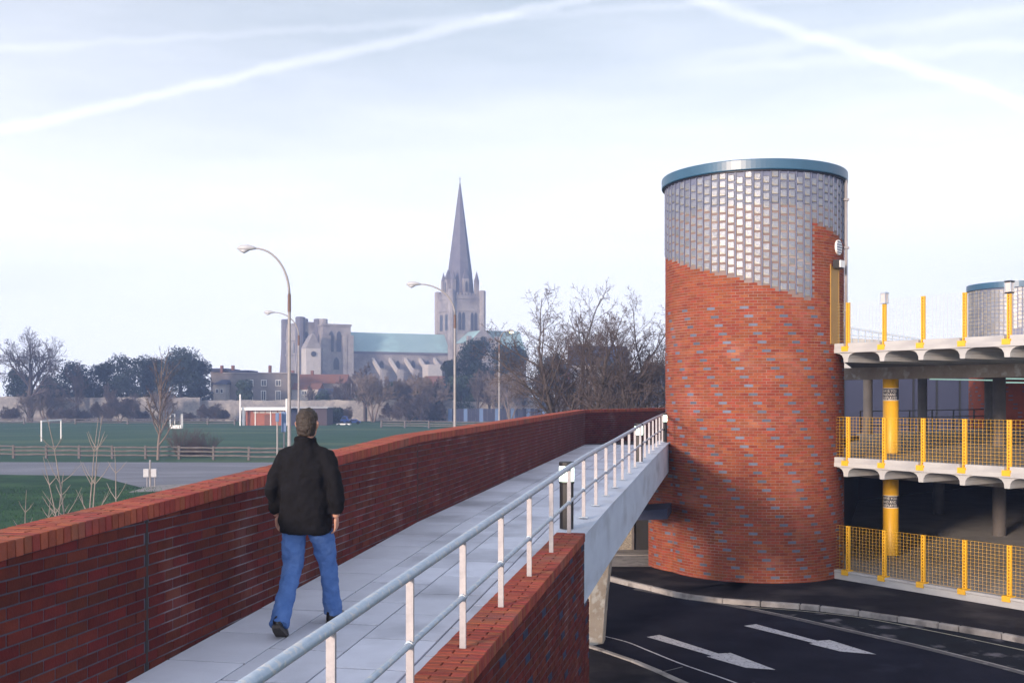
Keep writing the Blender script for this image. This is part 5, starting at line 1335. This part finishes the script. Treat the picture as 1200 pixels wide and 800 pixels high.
def clone(o, loc, label, rz, sc, group=None):
    c = copy_tree(o); c.location = loc; c.rotation_euler = (0, 0, rz); c.scale = sc if isinstance(sc, tuple) else (sc,) * 3; c['label'] = label
    if group: c['group'] = group
    return c
# the large bare trees left of the round tower
def gp(px, Y): return ((px - HX) / F * Y, Y, FZ - 0.1)
place_tree(bare_tree(17, 13.0, 5, (9, 7, 5, 4, 3), 1.1, 7, 0.24, 0.0075, up=0.09, lenr=0.50), gp(685, 62), 'largest bare winter tree, many stemmed, just behind the parapet wall')
place_tree(bare_tree(12, 12.4, 5, (8, 6, 5, 4, 3), 1.0, 4, 0.20, 0.0075, up=0.14, lenr=0.50), gp(739, 66), 'bare tree with upright limbs between the largest tree and the round tower')
place_tree(bare_tree(21, 10.5, 5, (7, 5, 5, 4, 3), 0.85, 2, 0.18, 0.009, up=0.12, lenr=0.50), gp(760, 58), 'leaning bare tree touching the left edge of the round tower')
# slender young tree at the field fence
place_tree(bare_tree(5, 12.5, 4, (18, 5, 4, 3), 0.9, 1, 0.13, 0.012, up=0.3, trunk_frac=0.16, lenr=0.38), gp(185, 92), 'slender young bare tree standing at the field fence', mats=('twigpale', 'twig'))
# large bare tree on the far left
place_tree(bare_tree(8, 20.5, 5, (7, 6, 6, 4, 3), 0.95, 1, 0.75, 0.028, up=0.12, trunk_frac=0.35, lenr=0.66), gp(35, 232), 'tall bare tree at the far left in front of the flint wall')
farA = place_tree(bare_tree(31, 15, 4, (9, 7, 6, 5), 0.85, 1, 0.40, 0.035, up=0.25, trunk_frac=0.25, lenr=0.5), gp(92, 236), 'round headed bare tree rising behind the evergreens at left', mats=('bark', 'twig'))
farB = place_tree(bare_tree(32, 13, 4, (8, 6, 6, 5), 0.9, 3, 0.32, 0.035, up=0.2, lenr=0.55), gp(437, 232), 'multi-stemmed bare tree in front of the green roofed nave', mats=('twigpale', 'twigpale'))
farC = place_tree(bare_tree(33, 6.5, 4, (10, 7, 6, 5), 1.15, 4, 0.14, 0.035, up=0.1, lenr=0.62), gp(140, 226), 'low spreading bare tree before the flint wall, left of the small goal', mats=('bark', 'twig'))
farD = place_tree(bare_tree(34, 14, 4, (10, 6, 6, 5), 0.7, 1, 0.3, 0.035, up=0.45, lenr=0.5), gp(632, 237), 'bare tree between the orange lamp and the largest bare tree', mats=('bark', 'twig'))
spec = [
 (farC, 15, 225, 0.55, 'thorny bare bush at the extreme left under the tall bare tree'),
 (farC, 62, 228, 0.5, 'bare bush between the football goal and the flint wall'),
 (farC, 76, 224, 0.55, 'bare bush just right of the football goal'),
 (farC, 98, 228, 0.5, 'small bare bush before the flint wall between goal and slender tree'),
 (farC, 168, 229, 0.45, 'bare bush against the flint wall left of the slender young tree'),
 (farC, 222, 230, 0.4, 'bare bush against the flint wall behind the small goal'),
 (farC, 262, 234, 0.45, 'bare scrub beside the pavilion pole'),
 (farA, 412, 252, 0.95, 'bare tree behind the flint wall below the west tower'),
 (farD, 470, 246, 0.85, 'upright bare tree in front of the flying buttresses'),
 (farA, 492, 250, 0.9, 'dark bare tree under the right end of the nave'),
 (farB, 36, 229, 0.6, 'small multi-stemmed tree right of the tall bare tree at far left'),
 (farC, 118, 230, 0.75, 'larger bare bush left of the low spreading tree before the flint wall'),
 (farB, 190, 231, 0.6, 'small bare tree before the flint wall behind the slender tree'),
 (farC, 243, 231, 0.7, 'bare bush before the flint wall right of the small goal'),
 (farD, 366, 256, 0.75, 'bare tree between the two front lamp posts and the cathedral porch'),
 (farA, 428, 240, 1.0, 'wide bare tree below the left end of the green roof'),
 (farB, 500, 236, 1.0, 'bare multi-stemmed tree left of the spire lamp post'),
 (farA, 396, 254, 0.8, 'bare tree below the left edge of the west tower'),
 (farB, 478, 240, 0.9, 'pale bare tree just right of the upright one below the nave'),
 (farA, 452, 243, 0.8, 'round bare tree below the middle of the nave'),
 (farD, 512, 243, 0.9, 'upright bare tree below the right end of the green roof'),
 (farB, 585, 236, 1.05, 'tall pale bare tree behind the farthest lamp post'),
 (farC, 400, 229, 0.6, 'bare bush right of the shed behind the vehicles'),
 (farC, 458, 233, 0.7, 'bare bush right of the multi-stemmed tree'),
 (farC, 480, 228, 1.05, 'wide bare bush left of the spire lamp post'),
 (farC, 512, 231, 0.7, 'bare bush behind the pale rail fence by the spire lamp post'),
 (farD, 560, 236, 0.9, 'bare tree in front of the great evergreen right of the spire lamp'),
 (farA, 575, 238, 0.85, 'bare tree just left of the farthest lamp post'),
 (farB, 598, 228, 0.95, 'pale twigged tree right of the farthest lamp post'),
 (farD, 612, 234, 0.7, 'slim bare tree beyond the parapet left of the largest bare tree'),
 (farA, 640, 240, 0.7, 'bare tree in front of the narrow pink house'),
 (farA, 530, 255, 0.85, 'bare tree directly behind the spire lamp post'),
 (farB, 655, 236, 0.55, 'pale bare tree behind the parapet near the pink house'),
 (farD, 706, 238, 0.5, 'bare tree in front of the large pale house'),
 (farA, 765, 236, 0.8, 'distant bare tree beside the edge of the round tower'),
 (farA, 1110, 150, 0.9, 'faint bare tree top above the top deck'),
 (farB, 52, 236, 0.8, 'bare multi-stemmed tree behind the football goal'),
 (farD, 130, 238, 0.75, 'bare tree among the evergreens at left'),
]
rr_ = random.Random(5)
for src, px, Y, sc, lb in spec:
    lo = gp(px, Y)
    clone(src, lo, lb, rr_.uniform(0, 6.28), (sc * rr_.uniform(0.92, 1.1), sc, sc * rr_.uniform(0.9, 1.08)))
# evergreens: clumps of small leaf faces
def evergreen(seed, w, h, lobes, nleaf, leaf=0.42, z0=0.1):
    rnd = random.Random(seed); mb = MB(); L = []
    for k in range(lobes):
        f = rnd.random(); a = rnd.uniform(0, 6.28); rad = w / 2 * (0.75 if f < 0.6 else 0.5) * math.sqrt(rnd.random())
        z = h * (z0 + (0.86 - z0) * f); L.append((Vector((math.cos(a) * rad, math.sin(a) * rad, z)), rnd.uniform(0.13, 0.24) * min(w, h)))
    L.append((Vector((0, 0, h * 0.5)), min(w, h) * 0.36)); L.append((Vector((0, 0, h * 0.78)), min(w, h) * 0.22))
    for k in range(nleaf):
        c, r = L[rnd.randrange(len(L))]
        v = Vector((rnd.gauss(0, 1), rnd.gauss(0, 1), rnd.gauss(0, 1))).normalized()
        p = c + v * r * (0.55 + 0.5 * rnd.random() ** 0.6) * Vector((1, 1, 0.95)).length / 1.7
        if p.z < 0.1: p.z = 0.1 + rnd.random() * 0.4
        n = (v + Vector((rnd.gauss(0, .5), rnd.gauss(0, .5), rnd.gauss(0, .5)))).normalized(); t = n.orthogonal().normalized(); b = n.cross(t); s = leaf * rnd.uniform(0.5, 1.2)
        a = rnd.uniform(0, 6.28); t2_ = t * math.cos(a) + b * math.sin(a); b2_ = n.cross(t2_)
        mb.add([p - t2_ * s * 0.5, p + b2_ * s * 0.28, p + t2_ * s * 0.55, p - b2_ * s * 0.25], [(0, 1, 2, 3)])
    return mb
def ev_tree(seed, px, Y, wpx, ytop, ybase, label, m='everg', nleaf=9000, lobes=26, leaf=0.55, name='evergreen_tree', cat='tree', group=None, z0=0.1):
    w = wpx / F * Y; zt = H - (ytop - HY) / F * Y; z0_ = FZ; x = (px - HX) / F * Y
    o = empty(name, (x, Y, z0_), label, cat, group, 0); h = zt - z0_
    evergreen(seed, w, h, lobes, nleaf, leaf, z0).build('crown', M[m], o)
    MB().tube([(0, 0, -0.2), (0.1, 0, h * 0.3), (0, 0.1, h * 0.7)], [0.04 * h, 0.03 * h, 0.01 * h], 7).build('trunk', M['bark'], o)
    return o
EV = [
 (211, 244, 72, 404, 'tallest dark evergreen, at the right end of the row above the flint wall', 12000, 'everg'),
 (232, 250, 38, 412, 'dark evergreen at the right edge of the row beside the stone house', 8000, 'everg'),
 (178, 248, 48, 414, 'dark evergreen left of the tallest one', 9000, 'everg'),
 (150, 243, 60, 413, 'broad dark evergreen in the middle of the row', 10000, 'everg'),
 (122, 246, 46, 418, 'dark evergreen left of the broad middle one', 8000, 'everg'),
 (86, 244, 56, 423, 'lower rounded evergreen behind the football goal', 8000, 'everg'),
 (60, 250, 40, 436, 'small evergreen right of the tall bare tree', 5000, 'everg2'),
 (22, 244, 44, 428, 'dark ivy covered evergreen behind the tall bare tree', 6000, 'everg'),
 (286, 250, 26, 443, 'small evergreen in front of the long stone house', 5000, 'everg2'),
 (556, 262, 66, 392, 'great dark evergreen hiding the foot of the spire', 12000, 'everg'),
 (600, 258, 66, 398, 'wide dark evergreen right of the great one behind the farthest lamp', 12000, 'everg'),
 (526, 256, 34, 414, 'smaller evergreen left of the great one, under the transept', 6000, 'everg'),
 (645, 255, 60, 410, 'evergreen behind the narrow pink house', 8000, 'everg'),
 (500, 238, 54, 452, 'dark rounded bush before the flint wall near the spire lamp post', 8000, 'everg'),
 (540, 244, 50, 440, 'evergreen mass behind the spire lamp post', 7000, 'everg2'),
 (396, 218, 20, 478, 'dark conifer bush between the shed and the blue van', 4000, 'everg'),
 (380, 262, 34, 456, 'low evergreen left of the cathedral trees behind the flint wall', 5000, 'everg2'),
 (426, 250, 46, 455, 'low evergreen behind the multi-stemmed tree', 5000, 'everg2'),
 (462, 250, 44, 446, 'evergreen mound below the flying buttresses', 6000, 'everg2'),
 (770, 250, 60, 425, 'evergreen at the left edge of the round tower', 7000, 'everg'),
 (720, 262, 60, 418, 'evergreen beside the large pale house', 7000, 'everg'),
 (1105, 92, 26, 436, 'dark evergreen seen between the car park decks', 5000, 'everg'),
]
for i, (px, Y, w, yt, lb, nl_, m) in enumerate(EV):
    ev_tree(100 + i, px, Y, w, yt, 0, lb, m, nl_, leaf=0.62 if Y > 200 else 0.35, name='evergreen_bush' if yt > 436 and Y > 100 else 'evergreen_tree', cat='bush' if yt > 436 and Y > 100 else 'tree')
# reddish scrub: dense fine twigs
def shrub(seed, r, h, n, tw=0.03):
    rnd = random.Random(seed); mb = MB()
    for k in range(n):
        a = rnd.uniform(0, 6.28); q = Vector((math.cos(a), math.sin(a), 0)) * r * 0.35 * rnd.random(); d = Vector((math.cos(a) * rnd.uniform(0.1, 0.9), math.sin(a) * rnd.uniform(0.1, 0.9), 1)).normalized(); L = h * rnd.uniform(0.6, 1.05)
        pts = [q]
        for j in range(4): d = (d + Vector((rnd.uniform(-.25, .25), rnd.uniform(-.25, .25), 0.05))).normalized(); pts.append(pts[-1] + d * L / 4)
        mb.tube(pts, [tw, tw * .8, tw * .6, tw * .5, tw * .3], 3, cap=False)
        for j in range(3):
            s = pts[1 + j]; e = s + (d + Vector((rnd.uniform(-.8, .8), rnd.uniform(-.8, .8), .2))).normalized() * L * 0.35; mb.tube([s, (s + e) / 2 + Vector((0, 0, .04)), e], [tw * .5, tw * .4, tw * .25], 3, cap=False)
    return mb
for px, Y, r, h, lb in ((216, 97, 2.0, 3.0, 'leafless brown shrub behind the field fence right of the slender tree'), (240, 97, 1.6, 2.5, 'smaller leafless shrub at the field fence, second from the slender tree'), (226, 99, 1.2, 1.6, 'thin leafless shrub between the two larger ones at the field fence')):
    o = empty('bare_shrub', gp(px, Y), lb, 'shrub'); shrub(px, r, h, 90, 0.025).build('stems', M['twig'], o)
# birch saplings close behind the parapet
def sapling(px, Y, h, seed, lb, stems=3, lean=0.25):
    rnd = random.Random(seed); o = empty('birch_sapling', gp(px, Y), lb, 'sapling')
    for s in range(stems):
        mb = MB(); a = rnd.uniform(0, 6.28); d = Vector((math.cos(a) * lean, math.sin(a) * lean * 0.5, 1)).normalized(); L = h * rnd.uniform(0.75, 1.0); pts = [Vector((rnd.uniform(-.06, .06), 0, 0))]
        for j in range(7): d = (d + Vector((rnd.uniform(-.07, .07), rnd.uniform(-.07, .07), 0.04))).normalized(); pts.append(pts[-1] + d * L / 7)
        mb.tube(pts, [0.035, .031, .027, .022, .017, .013, .009, .005], 7, cap=False); mb.build('stem', M['birch'], o, smooth=True)
        tw = MB()
        for j in range(2, 7):
            for q in range(2):
                sd2 = 1 if (j + q) % 2 else -1; e = Vector((sd2 * rnd.uniform(.4, .9), rnd.uniform(-.5, .5), rnd.uniform(.6, 1.1))).normalized(); l_ = L * 0.26 * (1 - j / 9); p0_ = pts[j]; p1_ = p0_ + e * l_ * .5; p2_ = p1_ + (e + Vector((0, 0, .3))).normalized() * l_ * .5
                tw.tube([p0_, p1_, p2_], [.010, .007, .003], 4, cap=False)
                e2 = (e + Vector((rnd.uniform(-.5, .5), rnd.uniform(-.5, .5), .4))).normalized(); tw.tube([p1_, p1_ + e2 * l_ * .35], [.005, .002], 3, cap=False)
        tw.build('twigs', M['birch'], o, kind='stuff')
sapling(36, 24, 4.0, 1, 'leftmost pale sapling behind the near end of the parapet wall', 3, 0.35)
sapling(92, 22.5, 5.2, 2, 'tallest pale sapling behind the parapet wall', 4, 0.16)
sapling(139, 25, 4.9, 3, 'thin single stemmed sapling right of the tallest one', 1, 0.05)
sapling(58, 23, 3.2, 6, 'short sapling between the leftmost and the tallest one', 2, 0.4)

# ------------------------------------------------------------------ the walker
def rings_mesh(mb, rings, n=20):
    b = len(mb.v)
    for (c, rx_, ry_, ex) in rings:
        for k in range(n):
            a = 2 * math.pi * k / n; ca, sa = math.cos(a), math.sin(a)
            x = math.copysign(abs(ca) ** ex, ca) * rx_; y = math.copysign(abs(sa) ** ex, sa) * ry_; mb.v.append((c[0] + x, c[1] + y, c[2]))
    m_ = len(rings)
    for i in range(m_ - 1):
        for k in range(n): mb.f.append((b + i * n + k, b + i * n + (k + 1) % n, b + (i + 1) * n + (k + 1) % n, b + (i + 1) * n + k))
    mb.f.append(tuple(b + k for k in range(n))[::-1]); mb.f.append(tuple(b + (m_ - 1) * n + k for k in range(n)))
def limb(mb, pts, rs, n=14):
    # subdivide with smooth interpolation, closed round ends
    P = [Vector(p) for p in pts]; out, ro = [], []
    for i in range(len(P) - 1):
        for k in range(4):
            t = k / 4; out.append(P[i].lerp(P[i + 1], t)); ro.append(lerp(rs[i], rs[i + 1], t * t * (3 - 2 * t)))
    out.append(P[-1]); ro.append(rs[-1]); mb.tube(out, ro, n)
def remeshed(mb, name, m, parent, vox=0.012, smooth=6, disp=0.0, dscale=0.12):
    o = mb.build(name, m, parent, smooth=True)
    r = o.modifiers.new('r', 'REMESH'); r.mode = 'VOXEL'; r.voxel_size = vox; r.use_smooth_shade = True
    s = o.modifiers.new('s', 'SMOOTH'); s.iterations = smooth; s.factor = 0.6
    if disp:
        t = bpy.data.textures.new(name + '_folds', 'CLOUDS'); t.noise_scale = dscale; t.noise_depth = 2
        d = o.modifiers.new('d', 'DISPLACE'); d.texture = t; d.strength = disp; d.mid_level = 0.5
    return o
wy = 8.55; wx = (358 - HX) / F * wy
head = math.atan2(0.1885, 1)
man = empty('person', (wx, wy, dz(wy)), 'person in a black jacket and blue jeans walking away along the paved bridge', 'person', None, -head * 0.9)
# local: +y is the walking direction, +x the walker's right
hipZ = 0.92
body = MB()
rings_mesh(body, [((0, 0, 0.90), 0.15, 0.10, .9), ((0, 0, 1.1), 0.145, 0.09, .9), ((0, .01, 1.3), 0.15, 0.09, .9), ((0, .0, 1.39), 0.13, 0.075, 1), ((0, 0, 1.47), 0.07, 0.06, 1), ((0, 0.01, 1.50), 0.055, 0.058, 1)])
body.tube([(0, 0.0, 1.44), (0, 0.02, 1.50), (0, 0.03, 1.56)], [0.064, 0.056, 0.054], 16)
hc = Vector((0.0, 0.045, 1.635))
rings_mesh(body, [((0, 0.045, 1.53), 0.045, 0.05, 1), ((0, 0.055, 1.555), 0.062, 0.078, 1), ((0, 0.05, 1.60), 0.072, 0.092, 1), ((0, 0.045, 1.65), 0.077, 0.098, 1), ((0, 0.04, 1.70), 0.073, 0.093, 1), ((0, 0.04, 1.735), 0.052, 0.068, 1), ((0, 0.04, 1.75), 0.02, 0.03, 1)], 20)
body.tube([(0, 0.13, 1.66), (0, 0.152, 1.635), (0, 0.16, 1.615), (0, 0.145, 1.605)], [0.009, 0.013, 0.016, 0.011], 10)          # nose
body.tube([(-0.025, 0.135, 1.580), (0, 0.143, 1.58), (0.025, 0.135, 1.58)], [0.006, 0.009, 0.006], 8)                              # lips
for s in (-1, 1):
    body.tube([(s * 0.030, 0.122, 1.648), (s * 0.031, 0.132, 1.648)], 0.012, 10)
    body.tube([(s * 0.075, 0.045, 1.605), (s * 0.084, 0.035, 1.625), (s * 0.088, 0.028, 1.65), (s * 0.078, 0.035, 1.668)], [0.010, 0.014, 0.016, 0.010], 8)
# arms: shoulders, elbow, wrist (walker's left at -x)
armsL = [(-0.165, 0, 1.365), (-0.255, -0.03, 1.14), (-0.27, 0.07, 0.90)]
armsR = [(0.165, 0, 1.365), (0.262, -0.04, 1.15), (0.25, 0.02, 0.905)]
fingers = MB()
for arm, s in ((armsL, -1), (armsR, 1)):
    limb(body, arm, [0.052, 0.042, 0.028])
    w = Vector(arm[2]); d = (w - Vector(arm[1])).normalized(); inn = Vector((-s, 0, 0)); fw = Vector((0, 1, 0)); fw = (fw - d * fw.dot(d)).normalized(); inn = (inn - d * inn.dot(d)).normalized()
    k0_ = w + d * 0.085
    for j, (off, ln) in enumerate(((0.030, 0.072), (0.010, 0.080), (-0.010, 0.075), (-0.029, 0.060))):
        limb(body, [w + d * 0.015 + fw * off * 0.6, k0_ + fw * off], [0.014, 0.0115], 8)
        a = k0_ + fw * off; b1 = a + (d * 0.92 + inn * 0.38).normalized() * ln * 0.5; b2 = b1 + (d * 0.7 + inn * 0.72).normalized() * ln * 0.32; b3 = b2 + (d * 0.4 + inn * 0.92).normalized() * ln * 0.25
        body.tube([a, b1, b2, b3], [0.0095, 0.0088, 0.008, 0.006], 8)
    a = w + d * 0.03 + fw * 0.022; b1 = a + (fw * 0.6 + d * 0.75 + inn * 0.25).normalized() * 0.04; b2 = b1 + (d * 0.9 + fw * 0.25 + inn * 0.3).normalized() * 0.032
    body.tube([a, b1, b2], [0.013, 0.0105, 0.0075], 8)
legL = [(-0.095, 0.0, 0.92), (-0.105, 0.0, 0.50), (-0.085, -0.32, 0.12)]      # trailing leg, nearer the camera
legR = [(0.095, 0.0, 0.92), (0.115, 0.20, 0.52), (0.135, 0.27, 0.10)]       # leading leg
for leg in (legL, legR): limb(body, leg, [0.085, 0.055, 0.040])
remeshed(body, 'body', M['skin'], man, 0.0065, 3)
# eyes
for s in (-1, 1): MB().lathe([(0.0001, -0.011), (0.009, -0.006), (0.011, 0), (0.009, 0.006), (0.0001, 0.011)], 10, (s * 0.031, 0.134)).build('eye', M['whitepaint'], man).location = (0, 0, 1.648)
hair = MB()
rings_mesh(hair, [((0, 0.012, 1.545), 0.062, 0.055, 1), ((0, 0.020, 1.60), 0.080, 0.085, 1), ((0, 0.028, 1.655), 0.087, 0.092, 1), ((0, 0.034, 1.705), 0.084, 0.098, 1), ((0, 0.036, 1.75), 0.062, 0.078, 1), ((0, 0.036, 1.772), 0.028, 0.04, 1)], 22)
remeshed(hair, 'hair', M['hair'], man, 0.009, 4, 0.018, 0.03)
jk = MB()
rings_mesh(jk, [((0, 0.0, 0.775), 0.205, 0.150, .85), ((0, 0.0, 0.80), 0.212, 0.155, .85), ((0, 0, 0.95), 0.205, 0.145, .85), ((0, 0, 1.10), 0.20, 0.138, .85), ((0, 0, 1.25), 0.212, 0.142, .85), ((0, 0.0, 1.34), 0.212, 0.130, .95), ((0, 0.0, 1.41), 0.175, 0.110, 1), ((0, 0.01, 1.465), 0.105, 0.092, 1), ((0, 0.015, 1.50), 0.078, 0.078, 1), ((0, 0.018, 1.535), 0.080, 0.082, 1)], 24)
for arm, s in ((armsL, -1), (armsR, 1)):
    limb(jk, [Vector((s * 0.09, 0, 1.40)), Vector((s * 0.17, 0, 1.372)), Vector(arm[1]) + Vector((s * 0.01, 0, 0)), Vector(arm[1]).lerp(Vector(arm[2]), 0.88)], [0.070, 0.080, 0.068, 0.052])
remeshed(jk, 'jacket', M['jacket'], man, 0.011, 4, 0.055, 0.13)
jn = MB()
rings_mesh(jn, [((0, 0.0, 0.79), 0.165, 0.118, .9), ((0, 0, 0.86), 0.17, 0.12, .9), ((0, 0, 0.95), 0.168, 0.115, .9), ((0, 0, 1.0), 0.155, 0.105, .9)], 20)
for leg in (legL, legR):
    a, b, c = map(Vector, leg); limb(jn, [a + Vector((0, 0, -0.02)), a.lerp(b, 0.5), b, b.lerp(c, 0.5), c + (c - b).normalized() * 0.03], [0.108, 0.096, 0.080, 0.076, 0.075])
remeshed(jn, 'jeans', M['denim'], man, 0.010, 3, 0.042, 0.09)
def shoe(ankle, pitch, yaw):
    o = MB(); m_ = []
    rings = [(-0.075, 0.028, 0.045), (-0.05, 0.038, 0.06), (0.0, 0.040, 0.062), (0.06, 0.042, 0.046), (0.12, 0.047, 0.036), (0.165, 0.042, 0.030), (0.195, 0.022, 0.02)]
    n = 14
    for (y, w, h) in rings:
        for k in range(n):
            a = 2 * math.pi * k / n; o.v.append((math.cos(a) * w, y, max(0.012, h * (1 + math.sin(a))))) 
    for i in range(len(rings) - 1):
        for k in range(n): o.f.append((i * n + k, i * n + (k + 1) % n, (i + 1) * n + (k + 1) % n, (i + 1) * n + k))
    o.f += [tuple(range(n)), tuple(range((len(rings) - 1) * n, len(rings) * n))]
    ob = o.build('shoe', M['shoe'], man, smooth=True)
    sl_ = MB(); pts = [(-0.03, -0.078), (0.03, -0.078), (0.042, 0.0), (0.046, 0.11), (0.035, 0.175), (0.0, 0.2), (-0.035, 0.175), (-0.046, 0.11), (-0.042, 0.0)]
    sl_.prism(pts, -0.008, 0.016).build('sole', M['sole'], ob)
    ob.rotation_euler = (pitch, 0, yaw); ob.location = ankle; return ob
shoe((-0.088, -0.355, 0.062), R(-32), R(6))
shoe((0.137, 0.275, 0.010), R(2), R(-6))

# ------------------------------------------------------------------ haze
hm = bpy.data.materials.new('haze_air'); hm.use_nodes = True
n_, l_ = hm.node_tree.nodes, hm.node_tree.links; n_.clear()
ho = n_.new('ShaderNodeOutputMaterial'); hv_ = n_.new('ShaderNodeVolumePrincipled')
hv_.inputs['Color'].default_value = (0.42, 0.56, 0.96, 1); hv_.inputs['Density'].default_value = 0.0009; hv_.inputs['Anisotropy'].default_value = 0.2
l_.new(hv_.outputs[0], ho.inputs['Volume'])
hz = MB().box(-560, 560, -70, 700, -2.2, 90).build('haze', hm); hz['kind'] = 'stuff'
scn.cycles.volume_bounces = 1
